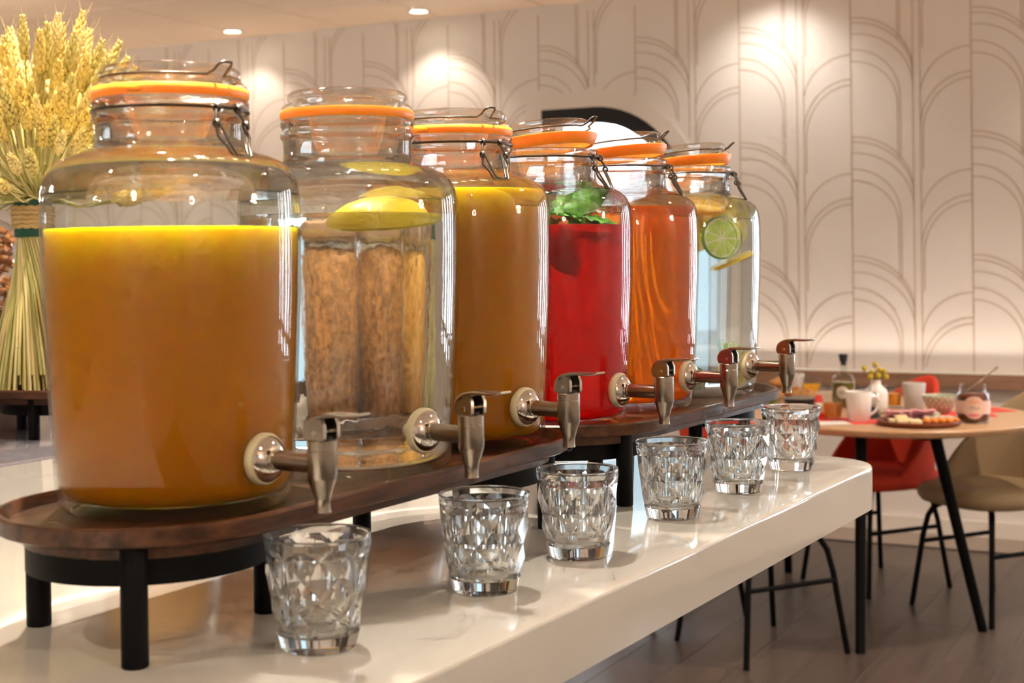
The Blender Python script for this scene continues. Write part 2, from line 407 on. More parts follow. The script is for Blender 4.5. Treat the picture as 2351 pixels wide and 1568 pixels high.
# other walls
mb = MB(); wbox(mb, T0-.1, T1+.1, S1, S1+.1, 0, CEIL+.1); struct(mb.build('wall_front', 'wall_plain', smooth=False))
mb = MB(); wbox(mb, T1, T1+.1, 0, S1, 0, CEIL+.1); struct(mb.build('wall_left', 'wall_plain', smooth=False))
mb = MB(); wbox(mb, T0-.1, T0, 0, S1, 0, CEIL+.1); struct(mb.build('wall_right', 'wall_plain', smooth=False))
for i, t_ in enumerate(WIN_TS):
    mb = MB()
    for q in (t_-.115, t_+.115): wbox(mb, q-.025, q+.025, -.06, .03, .56, 2.44)
    for z in (.58, 2.42): wbox(mb, t_-.14, t_+.14, -.06, .03, z-.02, z+.02)
    struct(mb.build('window_%d' % (i+2), 'frame_black', smooth=False))
# floor: planks running away from the patterned wall
mb = MB(); wbox(mb, T0-.1, T1+.1, 0, S1, -.06, -.008)
floor = struct(mb.build('floor', 'floor_b', smooth=False))
PWD = .19
pm = {}
def plank_mesh(L, mat):
    key = (round(L, 2), mat)
    if key not in pm:
        mb = MB(); w = PWD/2-.0006; l = L/2-.0006; c = .0008
        mb.loft([[Vector((-w, -l, -.012)), Vector((w, -l, -.012)), Vector((w, l, -.012)), Vector((-w, l, -.012))],
                 [Vector((-w, -l, -c)), Vector((w, -l, -c)), Vector((w, l, -c)), Vector((-w, l, -c))],
                 [Vector((-w+c, -l+c, 0)), Vector((w-c, -l+c, 0)), Vector((w-c, l-c, 0)), Vector((-w+c, l-c, 0))]])
        pm[key] = mb.mesh('plank', mat, smooth=False)
    return pm[key]
ti = 0; t = -3.15
while t < 3.6:
    s = .36 - (0.0 if ti % 3 == 0 else (.45 if ti % 3 == 1 else .9)); first = True
    while s < 4.6:
        L = 1.35; s0 = max(s, .36); L2 = s+L-s0
        if L2 > .1:
            link('plank', plank_mesh(L2, random.choice(['floor_a', 'floor_b', 'floor_c'])), floor, wallp(t+PWD/2, s0+L2/2, 0), (0, 0, WANG))
        s += L
    t += PWD; ti += 1
mb = MB(); wbox(mb, T0, T1, 4.66, S1, -.01, -.001); wbox(mb, 3.6, T1, .36, 4.66, -.01, -.001)
mb.build('far_flooring', 'floor_b', floor, smooth=False)
mb = MB(); wbox(mb, T0, T1, .0, .345, -.01, .002); mb.build('border_strip', 'floor_edge', floor, smooth=False)
mb = MB(); wbox(mb, T0, T1, .34, .362, -.01, .004); struct(mb.build('trim_1', 'dark_trim', smooth=False))
mb = MB(); wbox(mb, T0, T1, -.01, .018, 0, .075); struct(mb.build('baseboard_back', 'baseboard', smooth=False))
mb = MB(); wbox(mb, T0, T1, -.01, .070, .70, .768); struct(mb.build('trim_2', 'rail_wood', smooth=False))
# ceiling: slab with separate tiles
mb = MB(); wbox(mb, T0-.1, T1+.1, -.12, S1+.1, CEIL+.009, CEIL+.1)
ceiling = struct(mb.build('ceiling', 'groove', smooth=False))
TS = .645
tm = MB(); h = TS/2-.006
tm.loft([[Vector((-h, -h, .02)), Vector((h, -h, .02)), Vector((h, h, .02)), Vector((-h, h, .02))],
         [Vector((-h, -h, .003)), Vector((h, -h, .003)), Vector((h, h, .003)), Vector((-h, h, .003))],
         [Vector((-h+.004, -h+.004, 0)), Vector((h-.004, -h+.004, 0)), Vector((h-.004, h-.004, 0)), Vector((-h+.004, h-.004, 0))]])
tmesh = tm.mesh('ceiling_tile', 'tile', smooth=False)
for i in range(-2, 11):
    for j in range(-1, 6):
        link('ceiling_tile', tmesh, ceiling, wallp(1.94+TS*(i-2.5)+TS/2+.0, .52+TS*j+TS/2-.645+.645 if j >= 0 else .52-TS/2, CEIL), (0, 0, WANG))
mb = MB(); wbox(mb, T0, T1, .52+TS*6, S1, CEIL+.001, CEIL+.012); wbox(mb, 1.94+TS*8.5, T1, 0, .52+TS*6, CEIL+.001, CEIL+.012); wbox(mb, T0, 1.94-TS*4.5, 0, .52+TS*6, CEIL+.001, CEIL+.012)
mb.build('far_tiles', 'tile', ceiling, smooth=False)

# ---------------------------------------------------------------- ceiling downlights (each with its own lamp)
def downlight(p, aim, energy, cone, label, group, col=WARM, rad=.035, blend=.5):
    t = thing('downlight', label, 'ceiling light', p, 0, group)
    MB().lathe([(.046, .006), (.062, .004), (.064, 0), (.060, -.004), (.050, -.005), (.046, .002)], 32, close=True).build('trim_ring', 'porcelain', t)
    MB().lathe([(0, .003), (.047, .003), (.047, .008), (0, .008)], 32).build('lens', 'lamp_lens', t)
    l = bpy.data.lights.new('downlight_bulb', 'SPOT'); l.energy = energy; l.color = col; l.spot_size = R_(cone); l.spot_blend = blend; l.shadow_soft_size = rad
    o = bpy.data.objects.new('downlight_bulb', l); COL.objects.link(o); o.parent = t; o.location = (0, 0, -.02)
    o.rotation_euler = (Vector(aim)-Vector(p)).to_track_quat('-Z', 'Y').to_euler()
    return t
GW = 'downlights along the patterned wall'
for tt, e, cn in ((3.54, 7, 100), (2.26, 9, 100), (-1.3, 9, 85), (4.82, 8, 100)):
    downlight(wallp(tt, .235, CEIL-.004), wallp(tt, .05, .9), e, cn, 'small round recessed downlight in the ceiling beside the patterned wall', GW)
downlight(wallp(.31, .36, CEIL-.004), wallp(.31, -.05, 1.75), 13, 112, 'small bright recessed downlight washing the patterned wall', GW, col=(1, .93, .84), blend=1.0)
GR = 'downlights over the room'
LR = 'small round recessed downlight in the middle of the tiled ceiling'
downlight((-.16, 1.76, CEIL-.004), (-.05, 1.65, 0), 52, 100, 'small round recessed downlight right above the drinks counter', GR, col=(1, .90, .78), rad=.03, blend=.6)
for p, aim, e in (((2.10, 4.30, CEIL-.004), (1.7, 4.7, 0), 95), ((-.60, 2.25, CEIL-.004), (-.70, 2.55, 0), 105), ((1.6, 2.2, CEIL-.004), (1.4, 2.2, 0), 25),  # the one over the wheat is added to brighten wheat and cereal jars
                  ((-1.4, .4, CEIL-.004), (-1.2, .6, 0), 25), ((.75, -.1, CEIL-.004), (.6, .2, 0), 20), ((-2.2, 5.0, CEIL-.004), (-2.2, 5.0, 0), 45), ((3.2, 3.6, CEIL-.004), (3.0, 3.6, 0), 35)):
    downlight(p, aim, e, 120, LR, GR)

# added narrow spots out of view, one per dispenser, to make the drinks glow
for (x, y, e) in ((-.2935, 1.239, 420), (-.1629, 1.4338, 60), (-.0643, 1.6395, 420), (.0455, 1.84, 110), (.1565, 2.04, 110), (.2765, 2.2275, 110)):
    downlight((x, y, CEIL-.004), (x, y, 0), e, 10.5, 'added narrow spot in the ceiling straight above a drink dispenser', 'added spots over the dispensers', col=(1, .90, .76), rad=.02, blend=.35)
# warm light strip on top of the wood rail, washing up the patterned wall
strip = thing('light_strip', 'slim warm light strip on the wooden wall rail', 'light', wallp(3.0, .048, .768), WANG)
MB().box((0, 0, .004), (8.0, .010, .008)).build('strip', 'strip_lens', strip, smooth=False)
l = bpy.data.lights.new('strip_light', 'AREA'); l.shape = 'RECTANGLE'; l.size = 9.0; l.size_y = .012; l.energy = 6; l.color = WARM; l.spread = R_(75)
o = bpy.data.objects.new('strip_light', l); COL.objects.link(o); o.location = wallp(2.6, .050, .782); o.rotation_euler = (pi, 0, WANG)
# added globes out of view, filling the room with warm light
for p, pe in (((3.6, 1.2, 1.95), 150), ((-3.2, 2.6, 1.95), 92), ((-1.3, -1.6, 1.95), 85), ((1.6, -2.0, 1.95), 85), ((-3.3, 6.6, 1.85), 170)):
    t = thing('fill_globe', 'added glowing globe hung from the tiled ceiling as fill light', 'lamp', p, 0, 'added fill globes')
    MB().lathe([(0, -.11), (.05, -.098), (.09, -.063), (.11, 0), (.09, .063), (.05, .098), (.02, .108), (0, .108)], 24).build('globe', 'fill_globe_glow', t)
    MB().tube([(0, 0, .105), (0, 0, CEIL-p[2])], .003, 6).build('cord', 'black_metal', t)
    MB().lathe([(0, CEIL-p[2]-.03), (.05, CEIL-p[2]-.02), (.05, CEIL-p[2]), (0, CEIL-p[2])], 20).build('ceiling_cup', 'black_metal', t)
    l = bpy.data.lights.new('fill_globe_light', 'POINT'); l.energy = pe; l.color = WARM; l.shadow_soft_size = .125
    o = bpy.data.objects.new('fill_globe_light', l); COL.objects.link(o); o.parent = t
# ================================================================ COUNTERS
J2 = Vector((-.1629, 1.4338, 0)); CA = Vector((.5, .866, 0)); CN = Vector((.866, -.5, 0))
CANG = atan2(CA.y, CA.x)
def cpt(a, n, z): p = J2+CA*a+CN*n; return Vector((p.x, p.y, z))
# local frame of the counters: x along a, y = -n
ct = thing('serving_counter', 'white stone serving counter with rounded corner carrying the drink dispensers', 'counter', (J2.x, J2.y, 0), CANG)
def slab(x0, x1, y0, y1, r, z0, z1, bev, mats, parent, name):
    mb = MB()
    loops = [rrect(x0+.012, x1-.012, y0+.012, y1-.012, max(r-.012, .005), z0), rrect(x0, x1, y0, y1, r, z0+.006), rrect(x0, x1, y0, y1, r, z1-bev)]
    for k in (1, 2, 3):
        a = pi/2*k/3; d = bev*(1-cos(a)); loops.append(rrect(x0+d, x1-d, y0+d, y1-d, r-d, z1-bev+bev*sin(a)))
    mb.loft(loops)
    return mb.build(name, mats, parent, angle=30)
slab(-1.9, .976, -.273, .92, .10, CT-.067, CT, .004, 'quartz', ct, 'worktop')
mb = MB(); mb.loft([rrect(-1.7, .35, .15, .85, .05, 0), rrect(-1.7, .35, .15, .85, .05, CT-.067)]); mb.build('base_cabinet', 'quartz_edge', ct, angle=30)
bc = thing('grey_counter', 'glossy grey counter behind the white one, under the wheat sheaf', 'counter', (J2.x, J2.y, 0), CANG)
slab(-1.0, 1.75, .935, 2.1, .05, CT-.06, CT, .004, 'grey_top', bc, 'worktop')
mb = MB(); mb.loft([rrect(-.9, 1.65, 1.0, 2.0, .05, 0), rrect(-.9, 1.65, 1.0, 2.0, .05, CT-.06)]); mb.build('base_cabinet', 'quartz_edge', bc, angle=30)

# ================================================================ RISER TRAYS
def tray(label, center, ang, a0, a1, rr, ztop, rings):
    """long round-ended walnut tray on black ring stands; local origin on the counter, ztop = dish floor"""
    t = thing('riser_tray', label, 'tray', center, ang, 'walnut riser trays')
    mb = MB()
    prof = [(rr-.030, ztop-.018), (rr-.022, ztop-.018), (rr-.022, ztop-.0066), (rr-.004, ztop-.0066), (rr, ztop-.0045), (rr+.001, ztop+.0075), (rr-.0012, ztop+.0096), (rr-.0048, ztop+.0096), (rr-.0085, ztop+.0015), (rr-.010, ztop), (rr-.06, ztop)]
    loops = [stadium(a0, a1, r, z) for r, z in prof]
    mb.loft(loops)
    mb.build('board', 'walnut', t, angle=35)
    for cx_, angs in rings:
        mb = MB(); mm = Matrix.Translation((cx_, 0, 0))
        mb.lathe([(.099, ztop-.0385), (.099, ztop-.0175), (.094, ztop-.0175), (.094, ztop-.0385)], 48, mm, close=True)
        ring = mb.build('ring_stand', 'black_metal', t, angle=40)
        for a in angs:
            x, y = cx_+.106*cos(R_(a)-ang), .106*sin(R_(a)-ang)
            zt = ztop-.0068
            MB().lathe([(0, 0), (.0095, 0), (.0104, .001), (.0104, zt-.001), (.0098, zt), (0, zt)], 24, Matrix.Translation((x, y, 0))).build('leg', 'black_metal', ring, angle=40)
    return t
A1 = R_(60.2); A2 = R_(59.2)
TZ1, TZ2 = .0989, .0965
tray('dark walnut round-ended tray on black stands under the two orange juices and plain water', (J2.x-.0043, J2.y+.0025, CT), A1, -.275, .206, .126, TZ1, ((-.28, (-82, 36, 165)), (.20, (12, 177, -85))))
T2C = Vector((.1565+.020*.859, 2.0400-.020*.512, CT))
tray('dark walnut round-ended tray on black stands under the red drink, amber tea and citrus water', T2C, A2, -.2046, .1985, .131, TZ2, ((-.20, (-52, 68, 188)), (.185, (-92, 28, 148))))
BTC = Vector((-.56, 2.56, CT)); BTZ = .080; BTA = atan2(-.16, .61)
tray('walnut tray on black stand carrying the wheat sheaf on the grey counter', BTC, BTA, -.31, .35, .135, BTZ, ((-.29, (-95, 25, 145)), (.32, (-60, 60, 180))))

# ================================================================ DRINK DISPENSERS
# jar outline, z from its base
OUT = [(.0, .0035), (.078, .0035), (.086, .0), (.092, .001), (.0975, .006), (.1, .014), (.1015, .03), (.1055, .10), (.109, .18), (.110, .225), (.110, .250), (.1095, .268), (.1075, .279), (.1030, .2885), (.0955, .2955), (.0850, .3003), (.0740, .3032), (.0680, .3052), (.0648, .3085), (.0640, .314), (.0640, .326), (.0646, .3285), (.0668, .3315), (.0668, .3355), (.0648, .3375), (.0648, .3405), (.0664, .3425), (.0668, .3465), (.0650, .3495), (.0610, .3503)]
def inner_r(z, gap=.0028):
    for (r0, z0), (r1, z1) in zip(OUT[3:], OUT[4:]):
        if z0 <= z <= z1 and z1 > z0: return r0+(r1-r0)*(z-z0)/(z1-z0)-gap
    return .0612
def jar_body_mesh():
    IN = [(.0585, .3495), (.0585, .312)]
    IN += [(inner_r(z, .0022), z) for z in (.3045, .3022, .2993, .2945, .2875, .278, .267, .25, .22, .18, .10, .03, .02)]
    IN += [(.094, .0125), (.088, .0105), (.05, .0100), (0, .0100)]
    me = MB().lathe(OUT+IN, 72).mesh('jar', 'jar_glass', angle=70)
    me.materials.append(MATS['jar_shoulder'])      # thicker, wavier glass of shoulder and neck
    for q in me.polygons:
        if q.center.z > .262: q.material_index = 1
    return me
def liquid_mesh(mat, level, meniscus=.0015):
    prof = [(0, .0112), (.086, .0115), (.0925, .0145)]
    zs = [.022, .03, .06, .10, .14, .18, .215, .24, .255, .267, .278, .2875, .2945, .2993, .3022, .3045, .3075]
    prof += [(inner_r(z), z) for z in zs if z < level-.002]
    rr = inner_r(level-.001)
    prof += [(rr, level), (rr-.002, level-meniscus*.6), (rr-.006, level-meniscus), (rr*.5, level-meniscus), (0, level-meniscus)]
    return MB().lathe(prof, 72).mesh('liquid', mat, angle=60)
JARM = jar_body_mesh()
GASK = None
def make_gasket():
    mb = MB(); mb.lathe([(.0590, .3490), (.0655, .3490), (.0670, .3512), (.0672, .3560), (.0655, .3585), (.0590, .3585)], 72, close=True)
    for k in range(3):     # pull tab
        pass
    a = -1.15
    mb.box((0, 0, 0), (.010, .012, .0022), Matrix.Translation((.068*cos(a), .068*sin(a), .3530)) @ Matrix.Rotation(a, 4, 'Z'))
    return mb.mesh('gasket', 'gasket', angle=50)
GASK = make_gasket()
GASK2 = MB().lathe([(.0570, .3460), (.0612, .3442), (.0628, .3460), (.0676, .3555), (.0676, .3585), (.0590, .3590)], 72, close=True).mesh('gasket', 'gasket', angle=60)
LIDM = MB().lathe([(0, .3500), (.050, .3500), (.0560, .3520), (.0575, .3572), (.0645, .3572), (.0655, .3590), (.0652, .3615), (.0625, .3638), (.0590, .3650), (.0582, .3672), (.0592, .3690), (.0600, .3712), (.0592, .3742), (.0560, .3768), (.0500, .3780), (.0440, .3768), (.030, .3745), (0, .3738),
                   (0, .3690), (.030, .3690), (.045, .3700), (.0525, .3690), (.0535, .3640), (.0520, .3560), (.0470, .3535), (0, .3530)], 72).mesh('lid', 'lid_glass', angle=70)
def ringpts(r, z, n=48, a0=0, a1=2*pi): return [(r*cos(a0+(a1-a0)*k/n), r*sin(a0+(a1-a0)*k/n), z) for k in range(n)]
NECKW = MB().tube(ringpts(.0664, .339), .0013, 8, closed=True).mesh('neck_wire', 'wire')
def make_clasp():
    mb = MB()
    # bridge wire with two hinge coils
    mb.tube([(.0690, -.015, .3385), (.0705, -.011, .3395), (.0705, .011, .3395), (.0690, .015, .3385)], .0013, 8)
    for y in (-.0115, .0115):
        mb.tube([(.0705+.0032*cos(a), y+.0012*k/8, .3382+.0032*sin(a)) for k, a in enumerate([2*pi*j/10 for j in range(20)])], .0011, 6)
        s = 1 if y > 0 else -1
        mb.tube([(.0715, y, .3360), (.0745, y+s*.003, .3300), (.0755, y+s*.0045, .3255)], .0013, 8)
        mb.tube([(.0755+.0030*cos(a), y+s*.0045+.001*k/8, .3240+.0030*sin(a)) for k, a in enumerate([2*pi*j/10 for j in range(20)])], .0012, 6)
    mb.tube([(.0755, -.0150, .3235), (.0800, -.0170, .3130), (.0850, -.0120, .3050), (.0895, -.0105, .2975), (.0905, -.008, .2955), (.0905, .008, .2955), (.0895, .0105, .2975), (.0850, .0120, .3050), (.0800, .0170, .3130), (.0755, .0150, .3235)], .0014, 8)
    mb.tube([(.0755, -.0110, .3235), (.0835, -.0085, .3090), (.0895, -.0065, .2985), (.0900, 0, .2975), (.0895, .0065, .2985), (.0835, .0085, .3090), (.0755, .0110, .3235)], .0012, 8)
    return mb.mesh('clasp', 'wire', angle=60)
CLASP = make_clasp()
def make_lidwire():
    mb = MB(); d = .16
    mb.tube(ringpts(.0590, .3668, 44, d, 2*pi-d)+[(.0590*cos(-d), .0590*sin(-d), .3668)], .0012, 8)
    a = d
    mb.tube([(.0590*cos(a), .0590*sin(a), .3668), (.0640, .0075, .3695), (.0700, .0068, .3745), (.0735, .0040, .3765), (.0735, -.0040, .3765), (.0700, -.0068, .3745), (.0640, -.0075, .3695), (.0590*cos(a), -.0590*sin(a), .3668)], .0012, 8)
    return mb.mesh('lid_wire', 'wire', angle=60)
LIDW = make_lidwire()
# ---- tap (points along +x from the jar wall, origin on the jar axis at its base level)
ZTAP = .046
TX0 = .103           # wall
TXB = .1655          # body axis
RX90 = Matrix.Rotation(pi/2, 4, 'Y')
def xlathe(prof, seg=32): # lathe about the x axis at z = ZTAP
    return MB().lathe(prof, seg, Matrix.Translation((0, 0, ZTAP)) @ RX90)
TAP_BODY = MB().lathe([(r, .007+z*.89) for r, z in [(0, .0655), (.0112, .0655), (.0122, .0645), (.0122, .0570), (.01195, .0567), (.01195, .0560), (.0122, .0557), (.0122, .0315), (.0118, .0300), (.0072, .0140), (.0066, .0115), (.0064, .0040), (.0068, .0), (.0050, -.0003), (.0045, .004), (0, .004)]], 40, Matrix.Translation((TXB, 0, 0))).lathe([(0, TX0+.010), (.0083, TX0+.010), (.0083, TXB-.006), (0, TXB-.006)], 32, Matrix.Translation((0, 0, ZTAP)) @ RX90).mesh('tap', 'brushed_steel', angle=35)
TAP_FL = xlathe([(.0, TX0+.004), (.0190, TX0+.004), (.0192, TX0+.0055), (.0180, TX0+.0072), (.0120, TX0+.0118), (.0092, TX0+.0128), (.0092, TX0+.0150), (0, TX0+.0150)], 48).mesh('flange', 'steel_polished', angle=35)
TAP_WA = xlathe([(0, TX0-.004), (.0205, TX0-.004), (.0218, TX0-.002), (.0218, TX0+.002), (.0205, TX0+.0042), (0, TX0+.0042)], 48).mesh('rubber_washer', 'rubber_white', angle=50)
TAP_IN = xlathe([(0, TX0-.028), (.0068, TX0-.028), (.0078, TX0-.026), (.0078, TX0-.010), (.0150, TX0-.0095), (.0150, TX0-.0035), (0, TX0-.0035)], 32).mesh('inner_nut', 'rubber_white', angle=35)
def make_lever():
    # swept lever: forked block over the body, tongue curving up and out
    path = [(-.0098, .0628, .0000), (-.0100, .0660, .0), (-.0092, .0700, .0), (-.0065, .0742, .0), (-.0015, .0775, .0), (.0045, .0796, .0), (.012, .0808, .0), (.022, .0810, .0), (.032, .0808, .0), (.040, .0816, .0), (.0445, .0830, .0)]
    thick = [.0030, .0032, .0034, .0034, .0030, .0024, .0019, .0015, .0013, .0012, .0010]
    wid = [.0098, .0100, .0102, .0104, .0104, .0102, .0098, .0094, .0094, .0090, .0070]
    loops = []
    for i, ((x, z, _), th, w) in enumerate(zip(path, thick, wid)):
        a = path[max(i-1, 0)]; b_ = path[min(i+1, len(path)-1)]
        t = Vector((b_[0]-a[0], 0, b_[1]-a[1])).normalized(); n = Vector((-t.z, 0, t.x))
        c = Vector((x+TXB, 0, z+.0052))
        loops.append([c+n*th*sx + Vector((0, w*sy_, 0)) for sx, sy_ in ((1, -.85), (1, .85), (.5, 1), (-.5, 1), (-1, .85), (-1, -.85), (-.5, -1), (.5, -1))])
    mb = MB().loft(loops)
    for s in (-1, 1):       # fork cheeks
        prof = [(-.0104, .0605), (.0088, .0605), (.0104, .0620), (.0104, .0722), (.0075, .0780), (-.002, .0770), (-.0070, .0735), (-.0104, .0680)]
        mb.loft([[Vector((TXB+x, s*.0066, z+.0052)) for x, z in prof], [Vector((TXB+x, s*.0104, z+.0052)) for x, z in prof]])
    return mb.mesh('lever', 'brushed_steel', angle=35)
LEVER = make_lever()
PIN = MB().lathe([(0, -.0112), (.0022, -.0112), (.0026, -.0106), (.0026, .0106), (.0022, .0112), (0, .0112)], 20, Matrix.Translation((TXB+.0005, 0, .0714)) @ Matrix.Rotation(pi/2, 4, 'X')).mesh('hinge_pin', 'steel_polished', angle=40)
NECKP = MB().lathe([(0, .0645), (.0088, .0645), (.0088, .0680), (0, .0680)], 28, Matrix.Translation((TXB, 0, 0))).mesh('collar', 'black_stuff')
DROP = MB().lathe([(0, .0022), (.0022, .0030), (.0034, .0049), (.0040, .0072), (0, .0085)], 20, Matrix.Translation((TXB, 0, 0))).mesh('drip', 'thin_glass')
JARS = []
def dispenser(name, label, x, y, zbase, tap_deg, liquid, lmesh, clasp_deg=None, tilt=0., drip=False, clear_liq=False):
    t = thing('drink_dispenser', label, 'drink dispenser', (x, y, zbase), 0, 'glass drink dispensers with taps')
    link('jar', JARM, t)
    tag(link('drink', lmesh, t), liquid)
    ca = R_(clasp_deg if clasp_deg is not None else 150)
    if clasp_deg is not None:
        link('neck_wire', NECKW, t); link('clasp', CLASP, t, rot=(0, 0, ca))
    def lidpart(nm, me, par=None):
        o = link(nm, me, t)
        if tilt:
            piv = Matrix.Translation((-.066, 0, .350))
            M = Matrix.Rotation(ca, 4, 'Z') @ piv @ Matrix.Rotation(-tilt, 4, 'Y') @ piv.inverted()
        else: M = Matrix.Rotation(ca, 4, 'Z')
        o.matrix_local = M; return o
    g = lidpart('gasket', GASK2 if tilt else GASK); tag(g, 'orange rubber gasket'); lid = lidpart('lid', LIDM)
    if clasp_deg is not None: lidpart('lid_wire', LIDW)
    ta = R_(tap_deg)
    tp = link('tap', TAP_BODY, t, rot=(0, 0, ta)); tag(tp, 'brushed steel tap')
    for nm, me in (('flange', TAP_FL), ('rubber_washer', TAP_WA), ('inner_nut', TAP_IN), ('lever', LEVER), ('hinge_pin', PIN), ('collar', NECKP)):
        link(nm, me, tp)
    if drip: link('drip', DROP, tp)
    JARS.append((x, y, zbase)); return t
Z1 = CT+TZ1+.0001; Z2 = CT+TZ2+.0001
OJ1 = liquid_mesh('orange_juice', .2386); OJ3 = liquid_mesh('orange_juice', .2868)
dispenser('a', 'clip-top glass dispenser three quarters full of orange juice, beside the wheat sheaf', -.2935, 1.239, Z1, -33, 'opaque orange juice', OJ1, -37)
dispenser('b', 'glass dispenser of plain water with lemon, standing between the two orange juices', -.1629, 1.4338, Z1, -42, 'clear water', liquid_mesh('water', .2544, .0005))
dispenser('c', 'clip-top glass dispenser filled to the shoulder with orange juice, beside the red drink', -.0643, 1.6395, Z1, -42, 'opaque orange juice', OJ3, -53, drip=True)
dispenser('d', 'glass dispenser of red drink with mint leaves and half-open lid', .0455, 1.840, Z2, -33, 'clear red drink', liquid_mesh('red_drink', .253), -27, R_(5.5), True)
dispenser('e', 'glass dispenser of amber iced tea with half-open lid', .1565, 2.0400, Z2, -34, 'amber iced tea', liquid_mesh('iced_tea', .282), -17, R_(5.5), True)
dispenser('f', 'glass dispenser of water with lime and lemon slices and half-open lid', .2765, 2.2275, Z2, -38, 'clear water tinted by citrus', liquid_mesh('citrus_water', .303), -14, R_(4.5))

# ================================================================ FRUIT AND MINT IN THE JARS
def slice_parts(kind, R=.030, th=.006, half=False):
    """meshes of a citrus slice lying in the xy plane"""
    a1 = pi if half else 2*pi; n = 18 if half else 36
    def ring(r0, r1, h, close):
        mb = MB(); loops = []
        for k in range(n+1 if half else n):
            a = a1*k/n; c, s = cos(a), sin(a)
            loops.append([Vector((r0*c, r0*s, -h)), Vector((r1*c, r1*s, -h)), Vector((r1*c, r1*s, h)), Vector((r0*c, r0*s, h))])
        if not half: loops.append(loops[0])
        return mb.loft(loops, half, half)
    rind = ring(R*.93, R, th/2, True).mesh('rind', 'rind_'+kind, angle=50)
    pm_ = MB(); nn = n
    pts = [Vector((R*.935*cos(a1*k/nn), R*.935*sin(a1*k/nn), 0)) for k in range(nn+1 if half else nn)]
    pm_.loft([[p+Vector((0, 0, -th*.42)) for p in pts], [p+Vector((0, 0, th*.42)) for p in pts]])
    pith = pm_.mesh('pith', 'pith', angle=40)
    ns = 5 if half else 9
    sg = MB(); w = a1/ns
    prof = []
    for (rr, aa) in ((.10, 0), (.50, -w*.40), (.78, -w*.43), (.86, -w*.28), (.88, 0), (.86, w*.28), (.78, w*.43), (.50, w*.40)):
        prof.append((R*rr*cos(aa), R*rr*sin(aa)))
    sg.loft([[Vector((x, y, -th*.48)) for x, y in prof], [Vector((x, y, th*.48)) for x, y in prof]])
    seg = sg.mesh('segment', 'flesh_'+kind, angle=40)
    return rind, pith, seg, ns, w
SLC = {}
def fruit_slice(kind, label, jar, loc, rot, R=.03, half=False, group='citrus slices in the dispensers'):
    key = (kind, R, half)
    if key not in SLC: SLC[key] = slice_parts(kind, R, .006, half)
    rind, pith, seg, ns, w = SLC[key]
    t = thing(kind+'_slice', label, 'fruit slice', (jar[0]+loc[0], jar[1]+loc[1], jar[2]+loc[2]), 0, group); t.rotation_euler = rot
    link('pith', pith, t); link('rind', rind, t)
    for k in range(ns): link('segment', seg, t, rot=(0, 0, w*(k+.5)))
    return t
jw, jr, jc = JARS[1], JARS[3], JARS[5]
lh = thing('lemon_half', 'half lemon floating skin side up on the plain water', 'lemon', (jw[0]+.034, jw[1]-.030, jw[2]+.2530), .4)
lh.rotation_euler = (R_(6), R_(-5), .4)
MB().lathe([(0, .019), (.014, .018), (.028, .0135), (.038, .007), (.0435, -.003), (.0430, -.008), (0, -.008)], 40, Matrix.Diagonal((1.15, 1, 1, 1))).build('peel', 'rind_lemon', lh, angle=60)
MB().lathe([(0, -.0082), (.0405, -.0082), (.0395, -.0105), (0, -.0105)], 40, Matrix.Diagonal((1.15, 1, 1, 1))).build('flesh', 'flesh_lemon', lh)
fruit_slice('orange', 'orange slice floating among mint in the red drink', jr, (.056, -.030, .2485), (R_(4), R_(3), .3), .034)
fruit_slice('orange', 'orange slice half hidden under mint in the red drink', jr, (-.050, -.042, .2485), (R_(-3), R_(4), 1.3), .032)
fruit_slice('orange', 'orange slice leaning behind the lime in the citrus water', jc, (-0.0253, -0.0565, 0.2562), tuple(R_(q) for q in (127.7, 29.9, -11.9)), .036)
fruit_slice('orange', 'orange slice near the shoulder glass of the citrus water', jc, (0.0171, -0.0531, 0.286), tuple(R_(q) for q in (18.4, -352.9, 717.8)), .032)
fruit_slice('lime', 'lime slice pressed upright against the glass of the citrus water', jc, (0.0376, -0.0661, 0.2389), tuple(R_(q) for q in (84.8, 2.6, 27.3)), .032)
fruit_slice('lemon', 'lemon slice standing behind the lime in the citrus water', jc, (0.0588, -0.0383, 0.2045), tuple(R_(q) for q in (-192.5, 18.8, 506.1)), .034)
fruit_slice('lemon', 'lemon slice tilted at the shoulder of the citrus water', jc, (0.0476, -0.0437, 0.2525), tuple(R_(q) for q in (73.9, -149.8, 213.0)), .028)
fruit_slice('orange', 'orange slice at the back of the citrus water', jc, (-0.007, 0.0315, 0.2642), tuple(R_(q) for q in (41.1, 73.1, 100.8)), .036)
fruit_slice('lemon', 'yellow lemon slice sunk to the bottom of the citrus water', jc, (0.053, -0.0415, 0.0408), tuple(R_(q) for q in (87.8, 68.9, -128.3)), .028)
fruit_slice('lime', 'lime slice lying on the bottom of the citrus water', jc, (-0.0136, -0.062, 0.0323), tuple(R_(q) for q in (-31.2, 8.7, -1.2)), .028)
fruit_slice('lime', 'lime slice resting by the tap nut in the citrus water', jc, (0.0523, -0.0128, 0.0612), tuple(R_(q) for q in (65.7, 19.7, 58.3)), .022)
fruit_slice('lemon', 'lemon slice lying flat just under the neck of the citrus water', jc, (0.007, -0.033, 0.2719), tuple(R_(q) for q in (51.0, 7.7, 21.0)), .030)
fruit_slice('orange', 'orange slice wedged at the left shoulder glass of the citrus water', jc, (-0.0691, -0.0446, 0.2678), tuple(R_(q) for q in (52.6, -74.5, -31.3)), .032)
fruit_slice('lemon', 'lemon slice in the middle of the citrus water under the orange slices', jc, (-0.0044, -0.0097, 0.2508), tuple(R_(q) for q in (72.4, 9.8, 11.9)), .036)
fruit_slice('lime', 'lime slice edge on beside the leaning orange slice in the citrus water', jc, (-0.046, -0.0704, 0.2364), tuple(R_(q) for q in (18.1, -86.6, 2.3)), .028)
